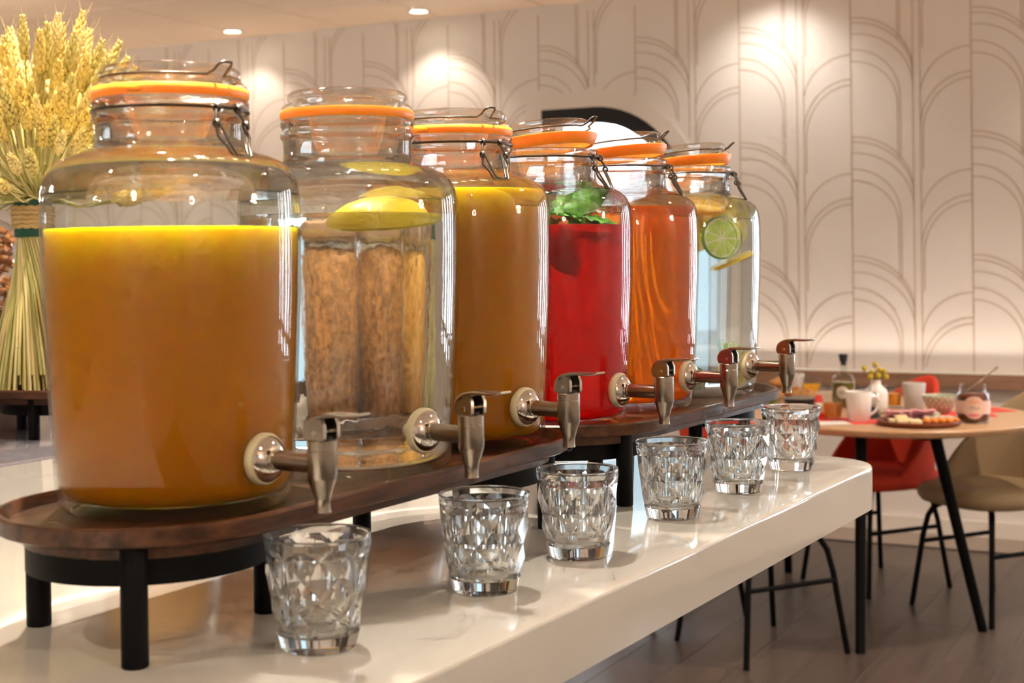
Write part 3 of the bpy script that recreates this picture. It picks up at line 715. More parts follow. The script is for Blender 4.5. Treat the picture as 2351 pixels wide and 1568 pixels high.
fruit_slice('lemon', 'lemon slice at the back right shoulder of the citrus water', jc, (0.0644, 0.0121, 0.2682), tuple(R_(q) for q in (66.9, 149.2, 80.5)), .032)
def leaf_mesh(L, wdt, curl):
    mb = MB(); nu, nv = 13, 7
    def fn(u, v):
        x = L*u; prof = (sin(pi*min(1, u*1.02))**.75)*wdt*(1-.25*u)
        ser = 1+.06*sin(u*60) if v in (0, 1) else 1
        y = (v-.5)*2*prof*ser
        z = curl*L*(u*u) - abs(v-.5)*.5*wdt*.6 + .0016*sin(u*22)*(abs(v-.5)*2)
        return Vector((x, y, z))
    mb.grid(fn, nu, nv)
    n0 = len(mb.v)
    mb.add([Vector(v)-Vector((0, 0, .0007)) for v in mb.v], [tuple(reversed(f)) for f in mb.f])
    return mb.mesh('leaf', 'mint', angle=80)
LEAVES = [leaf_mesh(.050, .017, .25), leaf_mesh(.040, .014, -.3), leaf_mesh(.032, .012, .1)]
STEMM = MB().tube([(0, 0, 0), (.012, .002, .004), (.026, 0, .003)], .0011, 6).mesh('stem', 'stem_green')
def mint(label, loc, rz, leaves, sc=1.2):
    t = thing('mint_sprig', label, 'mint sprig', (jr[0]+loc[0], jr[1]+loc[1], jr[2]+loc[2]), rz, 'mint sprigs in the red drink')
    t.scale = (sc, sc, sc)
    link('stem', STEMM, t)
    for k, (i, l, r) in enumerate(leaves): link('leaf', LEAVES[i], t, l, [R_(a) for a in r])
    return t
mint('large mint sprig standing up above the red drink', (.018, -.024, .262), .2, ((0, (0, 0, .004), (75, -22, 20)), (0, (.002, .002, .010), (60, -14, -12)), (1, (-.004, 0, .004), (40, -42, 40)), (2, (0, -.004, 0), (20, 10, 170)), (1, (.006, 0, -.002), (100, 35, -30)), (0, (-.004, .004, .006), (50, -30, 150))), 1.25)
mint('bright mint leaves floating at the glass of the red drink', (-.052, -.030, .258), .1, ((1, (0, 0, .002), (50, -16, 10)), (2, (.004, 0, .004), (40, -10, 60)), (2, (-.006, 0, 0), (30, -10, 190)), (1, (.010, -.004, 0), (10, 0, -15))))
mint('wet mint leaves lying flat on the red drink', (.044, -.050, .2650), -.3, ((1, (0, 0, 0), (15, 0, 10)), (2, (-.008, 0, 0), (20, 5, 120)), (2, (.004, 0, -.004), (80, 30, 30))))
mint('dark mint leaves hanging below the surface of the red drink', (.000, -.058, .238), .4, ((0, (0, 0, 0), (100, 55, -10)), (1, (-.010, 0, .002), (80, 20, 170)), (1, (.012, .004, .004), (70, 12, 20))))

# ================================================================ TUMBLERS
def tumbler_mesh():
    NS = 9; rnd = random.Random(3)
    mb = MB(); Hh = .0911
    def ro(z):
        u = z/Hh; return .0302+.0123*(1-(1-u)**1.75)
    sub = 4; seg = NS*sub
    zs = [.0150, .0300, .0455, .0610, .0755]
    jit = [[rnd.uniform(-.0006, .0003) for _ in range(NS)] for _ in zs]
    # plain base
    base = [(0, .0018), (.024, .0018), (.0275, .0), (.0293, .0004), (.0303, .002), (ro(.0135), .0135)]
    rings = []; vs = []; fs = []
    def ring(r, z, n=NS, off=0., jr=None):
        i0 = len(vs)
        for k in range(n):
            a = 2*pi*(k+off)/n; rr = r+(jr[k] if jr else 0)
            vs.append(Vector((rr*cos(a), rr*sin(a), z)))
        return list(range(i0, i0+n))
    seg = 72
    prev = None; c0 = len(vs); vs.append(Vector((0, 0, base[0][1])))
    for r, z in base[1:]:
        rg = ring(r, z, seg)
        if prev is None: fs += [(c0, rg[(k+1) % seg], rg[k]) for k in range(seg)]
        else: fs += [(prev[k], prev[(k+1) % seg], rg[(k+1) % seg], rg[k]) for k in range(seg)]
        prev = rg
    nsm = len(fs)
    # facets: staggered rows of points, alternately proud and sunk
    rows = []
    for i, z in enumerate(zs):
        rows.append(ring(ro(z)+(.0009 if i % 2 else -.0007), z, NS, .5*(i % 2), jit[i]))
    # join smooth base ring (56) to first facet row (14)
    def stitch(A, B, nB, offB):
        q = len(A)//nB
        for k in range(nB):
            c = int(round((k+offB)*q)); 
            for j in range(q):
                a0 = A[(c-q//2+j) % len(A)]; a1 = A[(c-q//2+j+1) % len(A)]
                fs.append((a0, a1, B[k]))
            e = A[(c+q-q//2) % len(A)]
            fs.append((e, B[(k+1) % nB], B[k]))
    stitch(prev, rows[0], NS, 0.)
    for i in range(len(rows)-1):
        A, B = rows[i], rows[i+1]
        for k in range(NS):
            k2 = (k+1) % NS
            if i % 2 == 0: fs.append((A[k], A[k2], B[k])); fs.append((A[k2], B[k2], B[k]))
            else: fs.append((A[k], B[k2], B[k])); fs.append((A[k], A[k2], B[k2]))
    nfac = len(fs)
    top = [(ro(.0835), .0835), (ro(.0885), .0885), (.0428, .0900), (.0424, .0911), (.0414, .0911), (.0408, .0900)]
    prev = None; r0 = None
    for r, z in top:
        rg = ring(r, z, seg)
        if prev is None:
            q = seg//NS
            for k in range(NS):
                c = k*q
                for j in range(q):
                    fs.append((rg[(c-q//2+j+1) % seg], rg[(c-q//2+j) % seg], rows[-1][k]))
                e = rg[(c+q-q//2) % seg]; fs.append((rows[-1][k], rows[-1][(k+1) % NS], e))
        else: fs += [(prev[k], prev[(k+1) % seg], rg[(k+1) % seg], rg[k]) for k in range(seg)]
        prev = rg
    # inner wall (gently dimpled) and floor
    inn = [(ro(.083)-.0022, .083), (ro(.070)-.0030, .070), (ro(.055)-.0032, .055), (ro(.040)-.0034, .040), (ro(.028)-.0036, .028), (ro(.020)-.0042, .0195), (ro(.016)-.0075, .0160), (.012, .0150)]
    for i, (r, z) in enumerate(inn):
        jr_ = [.0000*cos(2*pi*NS*k/seg+pi*(i % 2)) if 0 < i < 5 else 0 for k in range(seg)]
        rg = ring(r, z, seg, 0, jr_)
        fs += [(prev[k], prev[(k+1) % seg], rg[(k+1) % seg], rg[k]) for k in range(seg)]; prev = rg
    c1 = len(vs); vs.append(Vector((0, 0, .0149))); fs += [(prev[k], prev[(k+1) % seg], c1) for k in range(seg)]
    mb.add(vs, fs)
    return mb.mesh('tumbler', 'tumbler_glass', angle=5.5)
TUM = tumbler_mesh()
GL = [(-0.1584, 1.1394, 'faceted clear tumbler under the tap of the orange juice beside the wheat'), (-0.0287, 1.3282, 'faceted clear tumbler under the tap of the plain water'),
      (0.0647, 1.4748, 'faceted clear tumbler under the tap of the orange juice beside the red drink'), (0.1862, 1.6909, 'faceted clear tumbler under the tap of the red drink'),
      (0.2925, 1.8696, 'faceted clear tumbler under the tap of the amber tea'), (0.3989, 2.0584, 'faceted clear tumbler under the tap of the citrus water, by the counter corner')]
for i, (x, y, lb) in enumerate(GL):
    o = link('tumbler', TUM, None, (x, y, CT+.0001), (0, 0, .31*i)); tag(o, lb, 'glass', 'faceted tumblers lined up on the counter')

# ================================================================ WHEAT SHEAF
def ear_mesh(mat, L=.085, seed=1):
    rnd = random.Random(seed); mb = MB()
    def kernel(c, d, l, w):
        d = d.normalized(); u = d.orthogonal().normalized(); v = d.cross(u)
        vs = [c-d*l*.5]
        for q, ww in ((-.22, 1.), (.18, .9)):
            vs += [c+d*l*q+(u*cos(2*pi*k/5)+v*sin(2*pi*k/5))*w*ww for k in range(5)]
        vs.append(c+d*l*.62)
        fs = [(0, 1+(k+1) % 5, 1+k) for k in range(5)]+[(1+k, 1+(k+1) % 5, 6+(k+1) % 5, 6+k) for k in range(5)]+[(6+k, 6+(k+1) % 5, 11) for k in range(5)]
        mb.add(vs, fs)
    n = 11
    for i in range(n):
        z = L*(i+.3)/n; f = .75+.5*sin(pi*min(1, (i+1.5)/n))-.25*(i/n)
        for k in range(4):
            a = k*pi/2+(i % 2)*pi/4+rnd.uniform(-.15, .15)
            o_ = Vector((cos(a), sin(a), 0))
            kernel(o_*.0060*f+Vector((0, 0, z)), o_*.36+Vector((0, 0, 1)), .0140*f+.002, .0042*f)
    for k in range(7):
        a = k*2.4; o_ = Vector((cos(a), sin(a), 0)); z = L*(.45+.08*k)
        mb.tube([o_*.004+Vector((0, 0, z)), o_*.009+Vector((0, 0, z+.012)), o_*.013+Vector((0, 0, z+.022+.005*(k % 3)))], [.0005, .0004, .0002], 3)
    return mb.mesh('wheat_ear', mat, angle=60)
EARS = [ear_mesh('ear', .085, 1), ear_mesh('ear_b', .078, 2), ear_mesh('ear_c', .092, 3), ear_mesh('ear', .07, 4)]
WS = Vector((-.886, 2.65, CT+BTZ))
sheaf = thing('wheat_sheaf', 'tall sheaf of dried wheat tied with green ribbon and rope', 'wheat sheaf', WS)
rw = random.Random(11)
NST = 260; ZBAND = .318
for i in range(NST):
    g = i*2.39996; u = sqrt((i+.5)/NST)
    rb = .025*u
    bx_, by_ = rb*cos(g), rb*sin(g)
    # lower ends flare out and twist a little
    gl = g+.9; fl = .090*u+rw.uniform(-.006, .006)
    lo = Vector((fl*cos(gl), fl*sin(gl)*.9, rw.choice([.001, .001, .004, .012, .03]) if u > .5 else .0012))
    gt = g-.75
    ht = .615-.215*u**1.7+rw.uniform(-.075, .025)
    sp = (.045+.135*u)*1.15
    up_ = Vector((sp*cos(gt)+.018, sp*sin(gt), ht))
    mid = Vector((bx_, by_, ZBAND+rw.uniform(-.01, .01)))
    q1 = lo.lerp(mid, .55); q1.x *= .88; q1.y *= .88
    tan = (up_-mid).normalized()
    q2 = mid.lerp(up_, .5)
    m0 = mid-Vector((0, 0, .034)); m1 = mid+Vector((0, 0, .034)); m0.x *= 1.06; m0.y *= 1.06; m1.x *= 1.06; m1.y *= 1.06
    st = MB().tube([lo, q1, m0, mid, m1, q2, up_], [.0031, .0029, .0021, .0019, .0019, .0017, .0014], 6)
    so = st.build('stalk', rw.choice(['straw', 'straw', 'straw_b', 'straw_c']), sheaf, angle=80)
    e = link('ear', EARS[i % 4], so, up_-tan*.004, None, None)
    tilt = tan.to_track_quat('Z', 'Y').to_euler(); e.rotation_euler = tilt
    s_ = rw.uniform(.85, 1.12); e.scale = (s_*1.05, s_*1.05, s_)
for zz in (ZBAND-.029, ZBAND+.021):
    MB().lathe([(.0315, zz-.008), (.0328, zz-.008), (.0332, zz), (.0345, zz+.014), (.0330, zz+.014)], 40, close=False).build('ribbon', 'green_ribbon', sheaf)
for k in range(5):
    z = ZBAND-.0175+k*.0085; pts = []
    for j in range(60):
        a = 2*pi*j/60; pts.append(((.0345+.0008*sin(a*14+k))*cos(a), (.0345+.0008*sin(a*14+k))*sin(a), z+.0012*cos(a*14)))
    MB().tube(pts, .0042, 8, closed=True).build('rope_coil', 'rope', sheaf)

# ---------------------------------------------------------------- jars and bag behind the wheat
def cereal_jar(label, p, mat, r=.075, h=.25, what='cereal'):
    t = thing('cereal_jar', label, 'jar', p, 0, 'cereal jars on the back tray')
    MB().lathe([(0, 0), (r-.006, 0), (r, .006), (r, h-.03), (r-.012, h-.01), (r-.014, h), (r-.017, h), (r-.015, h-.012), (r-.003, h-.032), (r-.003, .008), (r-.008, .004), (0, .004)], 40).build('jar', 'thin_glass', t, angle=60)
    tag(MB().lathe([(0, .005), (r-.006, .006), (r-.0045, .012), (r-.0045, h-.032), (r-.016, h-.013), (0, h-.008)], 40).build('contents', mat, t, angle=60), what)
    MB().lathe([(0, h-.004), (r-.018, h-.004), (r-.016, h), (r-.008, h+.001), (r-.006, h+.006), (r-.007, h+.02), (r-.014, h+.024), (0, h+.025)], 40).build('lid', 'cork', t)
    return t
p = Vector((-.625, 2.578, CT+BTZ)); cereal_jar('glass jar of golden corn flakes next to the wheat sheaf', p, 'cornflakes', .10, .27, what='golden corn flakes')
p = Vector((-.405, 2.520, CT+BTZ)); cereal_jar('glass jar of brown granola on the back tray', p, 'granola', .10, .27, what='brown granola')
p = Vector((-.208, 2.468, CT+BTZ)); cereal_jar('glass jar of dark brown granola at the end of the back tray', p, 'granola', .10, .27, what='dark brown granola')
bag = thing('dried_fruit_bag', 'clear crinkled bag of brown dried fruit behind the wheat sheaf', 'bag', (-1.155, 3.10, CT+.085), .4)
blk = MB().loft([rrect(-.1, .1, -.1, .1, .01, 0), rrect(-.1, .1, -.1, .1, .01, .085)]).build('wooden_block', 'walnut', None, loc=(-1.155, 3.10, CT), rot=(0, 0, .4)); tag(blk, 'low walnut block under the bag of dried fruit', 'block')
rb_ = random.Random(5)
mb = MB()
def bagf(u, v):
    a = 2*pi*u; z = .36*v
    r = .085*(1-.35*max(0, v-.72)/.28) * (.9+.1*sin(pi*v)) + .004*sin(9*a+14*v)+.003*sin(17*a-9*v)
    if v > .9: r *= .55
    return Vector((r*cos(a), r*sin(a), z))
mb.grid(bagf, 60, 24, wrap=True); mb.build('film', 'thin_glass', bag, angle=25)
fm = MB()
for k in range(420):
    a = rb_.uniform(0, 2*pi); rr = .072*sqrt(rb_.uniform(.35, 1)); z = rb_.uniform(.012, .30)
    c = Vector((rr*cos(a), rr*sin(a), z)); s_ = rb_.uniform(.008, .015)
    d = [Vector((rb_.uniform(.6, 1.1), 0, 0)), Vector((0, rb_.uniform(.6, 1.1), 0)), Vector((0, 0, rb_.uniform(.6, 1.1)))]
    q = Matrix.Rotation(rb_.uniform(0, 6), 3, 'X') @ Matrix.Rotation(rb_.uniform(0, 6), 3, 'Z')
    vs = [c+q@(x*s_*sg) for x in d for sg in (1, -1)]
    fm.add(vs, [(0, 2, 4), (2, 1, 4), (1, 3, 4), (3, 0, 4), (2, 0, 5), (1, 2, 5), (3, 1, 5), (0, 3, 5)])
tag(fm.build('fruit_pieces', 'dried_fruit', bag, angle=180), 'brown dried fruit pieces', kind='stuff')
MB().lathe([(0, .345), (.045, .345), (.047, .350), (.047, .392), (.044, .396), (0, .396)], 32).build('cork', 'cork', bag)

# ================================================================ DINING TABLE AND CHAIRS
TU = Vector((-.45, .893, 0)).normalized(); TV = Vector((TU.y, -TU.x, 0)); TC0 = Vector((1.38, 5.17, 0)); TANG = atan2(TU.y, TU.x)
tb = thing('dining_table', 'oak-topped dining table with rounded ends and black splayed legs', 'table', TC0, TANG)
mb = MB(); rr = .505
mb.loft([stadium(0, .56, rr-.035, .722), stadium(0, .56, rr-.008, .728), stadium(0, .56, rr, .740), stadium(0, .56, rr, .746), stadium(0, .56, rr-.004, .750)])
mb.build('tabletop', 'oak_top', tb, angle=40)
def tl(x, y): v = Vector((x, y, 0))-TC0; return (v.dot(TU), v.dot(Vector((-TU.y, TU.x, 0))))
legs = [((1.205, 4.96), (1.147, 4.765)), ((1.475, 5.03), (1.641, 5.020))]
for i, (a, b_) in enumerate(legs):
    for k in (0, 1):
        A_ = Vector((*a, 0)); B_ = Vector((*b_, 0))
        if k: A_ = A_+TU*.86; B_ = B_+TU*1.10
        la, lb = tl(A_.x, A_.y), tl(B_.x, B_.y)
        MB().tube([(la[0], la[1], .722), (lb[0], lb[1], 0.0)], [.021, .0165], 16).build('leg', 'black_metal', tb, angle=60)
mb = MB(); mb.loft([rrect(-.28, .80, -.09, .12, .02, .695), rrect(-.28, .80, -.09, .12, .02, .722)]); mb.build('underframe', 'black_metal', tb, angle=40)
def chair_meshes(mat):
    # seat cushion
    se = MB(); loops = []
    def outline(sc, z):
        L = []
        for k in range(40):
            a = 2*pi*k/40; c, s = cos(a), sin(a)
            x = .235*sc*(abs(c)**.75)*(1 if c > 0 else -1); y = (.235 if s < 0 else .250)*sc*(abs(s)**.75)*(1 if s > 0 else -1)
            L.append(Vector((x, y, z+.012*(y/.25 if y > 0 else 0)*0)))
        return L
    for sc, z in ((.45, .400), (.80, .403), (.95, .412), (1.0, .430), (1.0, .448), (.96, .464), (.86, .472), (.55, .474), (.2, .472)): loops.append(outline(sc, z))
    se.loft(loops)
    # wrap-round back shell
    sh = MB()
    def shell(off):
        def fn(u, v):
            ph = (u-.5)*2*R_(112)                    # 0 = rear
            top = .43+.39*max(0., cos(ph*.80))**1.25
            z = .418+(top-.418)*v
            hh = (z-.418)/.40
            rx = .238+off-.045*hh+.012*sin(pi*hh); ry = .235+off+.055*hh*hh+.02*hh
            return Vector((rx*sin(ph), -ry*cos(ph), z))
        return fn
    nu, nv = 37, 11
    f0, f1 = shell(0.0), shell(-.026)
    V0 = [[f0(i/(nu-1), j/(nv-1)) for j in range(nv)] for i in range(nu)]
    V1 = [[f1(i/(nu-1), j/(nv-1)) for j in range(nv)] for i in range(nu)]
    # rounded rim: profile loop for each column
    loops = []
    for i in range(nu):
        A_, B_ = V0[i], V1[i]; m_ = (A_[-1]+B_[-1])/2+Vector((0, 0, .010))
        loops.append(A_+[A_[-1].lerp(m_, .55)+Vector((0, 0, .0035)), m_, B_[-1].lerp(m_, .55)+Vector((0, 0, .0035))]+B_[::-1])
    sh.loft(loops)
    lg = []
    for sx in (-1, 1):
        for sy_ in (-1, 1):
            pts = [(sx*.205, sy_*.205, 0), (sx*.192, sy_*.190, .12), (sx*.176, sy_*.172, .27), (sx*.163, sy_*.158, .345), (sx*.148, sy_*.142, .378), (sx*.122, sy_*.118, .396), (sx*.06, sy_*.08, .400)]
            lg.append(MB().tube(pts, .0102, 10).mesh('leg', 'black_metal', angle=60))
    stt = [MB().tube([(sx*.180, -.176, .245), (sx*.180, .176, .245)], .0085, 8).mesh('stretcher', 'black_metal', angle=60) for sx in (-1, 1)]
    return se.mesh('seat', mat, angle=60), sh.mesh('back_shell', mat, angle=70), lg, stt
CHM = {k: chair_meshes(k) for k in ('red_fabric', 'beige_leather')}
def chair(label, mat, c, face):
    t = thing('dining_chair', label, 'chair', (c[0], c[1], 0), atan2(face[1], face[0])-pi/2, 'bucket chairs around the dining table')
    se, sh, lg, stt = CHM[mat]
    link('seat', se, t); link('back_shell', sh, t)
    for l in lg: link('leg', l, t)
    for s in stt: link('stretcher', s, t)
chair('red upholstered bucket chair next to the beige chair, on the wall side of the table', 'red_fabric', (1.455, 5.782), (-.9, -.44))
chair('beige bucket chair with black tubular legs, pulled up to the dining table', 'beige_leather', (1.775, 5.320), (-.9, -.44))
chair('red bucket chair with its back to the counter, mostly hidden behind the tumblers', 'red_fabric', (.830, 4.857), (.9, .44))
chair('beige bucket chair hidden behind the dispensers, only its black legs showing', 'beige_leather', (.575, 5.365), (.9, .44))

# ---------------------------------------------------------------- things on the table
TZ = .7502
def mug(label, p, h=.095, r0=.031, r1=.040, rz=0., mat='porcelain', handle=True):
    t = thing('mug', label, 'mug', (p[0], p[1], TZ), rz, 'mugs on the dining table')
    MB().lathe([(0, .0), (r0-.003, 0), (r0, .003), (r0+(r1-r0)*.5, h*.5), (r1, h-.002), (r1-.001, h), (r1-.003, h), (r1-.004, h-.003), (r0+(r1-r0)*.5-.004, h*.5), (r0-.003, .006), (0, .006)], 40).build('cup', mat, t, angle=60)
    if handle:
        MB().tube([(r0+(r1-r0)*.80-.002, 0, h*.80), (r1+.013, 0, h*.82), (r1+.024, 0, h*.68), (r1+.020, 0, h*.50), (r1+.008, 0, h*.33), (r0+(r1-r0)*.22-.002, 0, h*.20)], [.0055, .006, .0058, .0055, .005, .005], 10).build('handle', mat, t, angle=80)
mug('white porcelain mug with a curved handle standing on the red napkin', (1.206, 4.990), .104, .037, .047, -.15)
mug('tall grey ceramic mug between juice glass and patterned bowl', (1.503, 5.36), .098, .034, .043, 2.4, 'grey_ceramic', False)
mug('pale grey mug behind the bread at the far end of the table', (1.180, 6.00), .088, .034, .042, 2.2, 'grey_ceramic', False)
# jam jar with label and spoon
jp = (1.580, 4.915)
t = thing('jam_jar', 'open glass jar of dark red jam with a pink label', 'jar', (*jp, TZ), 0)
JP = [(0, 0), (.046, 0), (.053, .005), (.0565, .014), (.0570, .088), (.0545, .098), (.0455, .108), (.0430, .112)]
MB().lathe(JP+[(.0430, .114), (.0448, .1155), (.0448, .130), (.0435, .132), (.0412, .132), (.0405, .113), (.043, .106), (.052, .096), (.0548, .086), (.0545, .014), (.050, .006), (0, .005)], 48).build('glass', 'thin_glass', t, angle=60)
tag(MB().lathe([(0, .006), (.050, .007), (.0538, .015), (.0540, .086), (.0515, .0955), (.045, .100), (0, .100)], 48).build('jam', 'jam', t, angle=60), 'dark red jam')
def wrap(mb, pts, r):
    for q in pts: pass
def curved_patch(fn_in, r, mat, name, parent, nu=40, nv=24, a0=-1.3, a1=1.3, z0=.02, z1=.09):
    mb = MB(); idx = {}
    def vid(i, j):
        if (i, j) not in idx:
            a = a0+(a1-a0)*i/nu; z = z0+(z1-z0)*j/nv; idx[(i, j)] = len(mb.v); mb.v.append((r*cos(a), r*sin(a), z))
        return idx[(i, j)]
    for i in range(nu):
        for j in range(nv):
            a = a0+(a1-a0)*(i+.5)/nu; z = z0+(z1-z0)*(j+.5)/nv
            if fn_in(a, z): mb.f.append((vid(i, j), vid(i+1, j), vid(i+1, j+1), vid(i, j+1)))
    return mb.build(name, mat, parent, angle=80)
ja = atan2(-4.9, -1.58)+.07
t.rotation_euler = (0, 0, ja)
lab = curved_patch(lambda a, z: abs(z-.055) < .022 or (a*.057)**2+(z-.055)**2 < .038**2, .0574, 'label_pink', 'label', t, 64, 40, -2.0, 2.0, .014, .096)
curved_patch(lambda a, z: (a*.057/.020)**2+((z-.075)/.008)**2 < 1, .0577, 'label_peach', 'label_peach_patch', lab, 24, 14, -.5, .5, .064, .086)
curved_patch(lambda a, z: (a*.057/.022)**2+((z-.029)/.006)**2 < 1, .0577, 'label_rose', 'label_rose_patch', lab, 24, 14, -.5, .5, .020, .038)
def text_mesh(txt, size):
    cu = bpy.data.curves.new('lettering', 'FONT'); cu.body = txt; cu.size = size; cu.align_x = 'CENTER'; cu.align_y = 'CENTER'; cu.shear = .2; cu.resolution_u = 3
    o_ = bpy.data.objects.new('lettering', cu); COL.objects.link(o_)
    me = bpy.data.meshes.new_from_object(o_.evaluated_get(bpy.context.evaluated_depsgraph_get())); bpy.data.objects.remove(o_); return me
bpy.context.view_layer.update()
me = text_mesh('Miel', .019)
for v in me.vertices:
    a = v.co.x/.058; z = .053+v.co.y; v.co = (.0578*cos(a), .0578*sin(a), z)
me.materials.clear(); me.materials.append(MATS['label_grey'])
lt = link('lettering', me, lab)
sp = thing('spoon', 'thin steel spoon leaning in the jam jar', 'spoon', (jp[0], jp[1], TZ+.103), -.2)
MB().tube([(-.030, .0, -.005), (.020, 0, .035), (.060, 0, .068), (.082, 0, .088)], [.0022, .0022, .003, .0045], 8).build('handle', 'steel_polished', sp)
# patterned bowl
bp_ = thing('patterned_bowl', 'small green bowl with a pale dotted pattern on a red napkin', 'bowl', (1.552, 5.20, TZ+.0006), 0)
MB().lathe([(0, 0), (.026, 0), (.030, .003), (.048, .024), (.060, .050), (.0635, .064), (.0625, .066), (.0605, .064), (.056, .048), (.044, .024), (.028, .008), (0, .007)], 48).build('bowl', 'bowl_green', bp_, angle=60)
dm = MB().lathe([(0, -.0016), (.0042, -.0008), (.0048, 0), (0, .0012)], 10).mesh('dot', 'bowl_dot')
for row, (r, z) in enumerate(((.0505, .0275), (.0560, .0390), (.0602, .0510), (.0630, .0620))):
    for k in range(18):
        a = 2*pi*(k+.5*(row % 2))/18
        o_ = link('dot', dm, bp_, (r*cos(a), r*sin(a), z)); o_.rotation_euler = Vector((cos(a), sin(a), -.35)).to_track_quat('Z', 'Y').to_euler()
# charcuterie board
bd = thing('serving_board', 'round reddish wooden board with ham, cheese and dried apricots', 'board', (1.378, 4.862, TZ), 0)
MB().lathe([(0, 0), (.118, 0), (.128, .004), (.134, .014), (.133, .018), (.128, .018), (.122, .014), (0, .014)], 48, Matrix.Diagonal((1.05, 1, 1, 1))).build('board', 'board_wood', bd)
rc = random.Random(9)
def hammesh(seed):
    rn = random.Random(seed); ph = rn.uniform(0, 6); mb = MB()
    def fn(u, v): 
        x = (u-.5)*.085; y = (v-.5)*.05
        return Vector((x, y, .004+.0022*sin(u*9)+.005*(1-abs(v-.5)*2)))
    mb.grid(fn, 18, 8); n0 = len(mb.v); mb.add([Vector(v)-Vector((0, 0, .0022)) for v in mb.v], [tuple(reversed(f)) for f in mb.f]); return mb.mesh('ham_slice', 'ham', angle=70)
HM = [hammesh(k) for k in range(3)]
for k, (x, y, rz) in enumerate(((-.062, .040, .05), (.032, .060, -.05), (-.060, .042, -.02), (.030, .062, .03), (-.064, .039, .08), (.034, .059, .0), (-.060, .041, .0), (.031, .061, -.04))):
    o_ = link('ham_slice', HM[k % 3], None, (1.378+x, 4.862+y, TZ+.0145+.0075*(k//2)), (0, 0, rz)); tag(o_, 'pink folded slice of ham piled at the back of the wooden board', 'ham slice', 'ham slices on the board')
cm = MB().loft([rrect(-.020, .020, -.013, .013, .003, 0, 3), rrect(-.020, .020, -.013, .013, .003, .009, 3), rrect(-.018, .018, -.011, .011, .002, .011, 3)]).mesh('cheese_slice', 'cheese', angle=40)
for k, (x, y, rz) in enumerate(((-.090, -.025, .02), (-.048, -.025, -.03), (-.072, -.054, .02), (-.030, -.054, -.02), (-.034, -.083, .03), (-.069, -.026, .15))):
    o_ = link('cheese_slice', cm, None, (1.378+x, 4.862+y, TZ+.0139+(.0108 if k == 5 else 0)), (0, 0, rz)); tag(o_, 'pale yellow slice of cheese on the front of the wooden board', 'cheese slice', 'cheese slices on the board')
am = MB().lathe([(0, 0), (.007, .001), (.011, .006), (.0105, .010), (.006, .014), (0, .0135)], 14, Matrix.Diagonal((1.1, .85, 1, 1))).mesh('apricot', 'apricot')
for k in range(13):
    q, w_ = (k, 0) if k < 4 else ((k-4, 1) if k < 9 else (k-9, 2)); x = (.006, .008, .014)[w_]+.025*q; y = (-.086, -.061, -.037)[w_]
    o_ = link('dried_apricot', am, None, (1.378+x, 4.862+y, TZ+.0140), (0, 0, rc.uniform(-.3, .3))); tag(o_, 'orange dried apricot on the front of the wooden board', 'dried apricot', 'dried apricots on the board')
km = MB().loft([rrect(-.011, .011, -.009, .009, .002, 0, 2), rrect(-.011, .011, -.009, .009, .002, .012, 2), rrect(-.008, .008, -.006, .006, .002, .014, 2)]).mesh('cheese_cube', 'blue_cheese', angle=40)
for k in range(9):
    o_ = link('cheese_cube', km, None, (1.378+(.030+.025*(k % 4) if k < 8 else .06), 4.862+(-.012 if k < 4 else (.010 if k < 8 else -.002)), TZ+.0139+(.0139 if k == 8 else 0)), (0, 0, .12*sin(k*2))); tag(o_, 'greenish white cube of blue cheese behind the apricots', 'cheese cube', 'blue cheese cubes on the board')
# oil bottle
ob = thing('oil_bottle', 'squat glass bottle of olive oil with black stopper and round label', 'bottle', (1.262, 5.46, TZ), 0)
OB = [(0, 0), (.040, 0), (.045, .004), (.045, .104), (.042, .116), (.030, .126), (.0155, .131), (.0135, .136), (.0135, .166), (.0150, .168), (.0150, .173), (.0110, .173), (.0110, .136), (.013, .132), (.029, .124), (.039, .114), (.0425, .104), (.0425, .006), (0, .005)]
MB().lathe(OB, 40).build('glass', 'thin_glass', ob, angle=60)
tag(MB().lathe([(0, .006), (.0415, .006), (.0420, .010), (.0420, .096), (0, .096)], 40).build('oil', 'olive_oil', ob, angle=50), 'dark green oil')
MB().lathe([(0, .160), (.0105, .160), (.0105, .1735), (.0150, .1740), (.0180, .200), (.0165, .203), (0, .203)], 28).build('stopper', 'black_stuff', ob)
ob.rotation_euler = (0, 0, atan2(-5.46, -1.26)-.12)
lb_ = curved_patch(lambda a, z: (a*.0455)**2+(z-.060)**2 < .0235**2, .0455, 'label_paper', 'label', ob, 36, 36, -.6, .6, .036, .084)
for zz, ww in ((.066, .010), (.060, .014), (.054, .011)):
    curved_patch(lambda a, z: abs(a*.0455) < ww, .0457, 'label_grey', 'print_line', lb_, 14, 1, -.34, .34, zz-.0012, zz+.0012)
# vase with yellow flowers
vz = thing('ribbed_vase', 'white ribbed ceramic vase holding yellow dried flowers', 'vase', (1.326, 5.225, TZ), 0)
mb = MB(); prof = [(.020, 0), (.036, .003), (.041, .030), (.0415, .070), (.036, .088), (.020, .104), (.017, .112), (.0185, .122), (.0155, .122), (.014, .112), (.014, .07)]
seg = 96; loops = []
for r, z in prof: loops.append([Vector(((r*(1+.028*cos(24*2*pi*k/seg)*(1 if .002 < z < .1 else 0)))*cos(2*pi*k/seg), (r*(1+.028*cos(24*2*pi*k/seg)*(1 if .002 < z < .1 else 0)))*sin(2*pi*k/seg), z)) for k in range(seg)])
mb.loft(loops); mb.build('vase', 'porcelain', vz, angle=70)
fmesh = MB().lathe([(0, -.0102), (.0062, -.0084), (.0100, -.003), (.0103, .0025), (.0072, .008), (0, .0104)], 16).mesh('flower_head', 'flower')
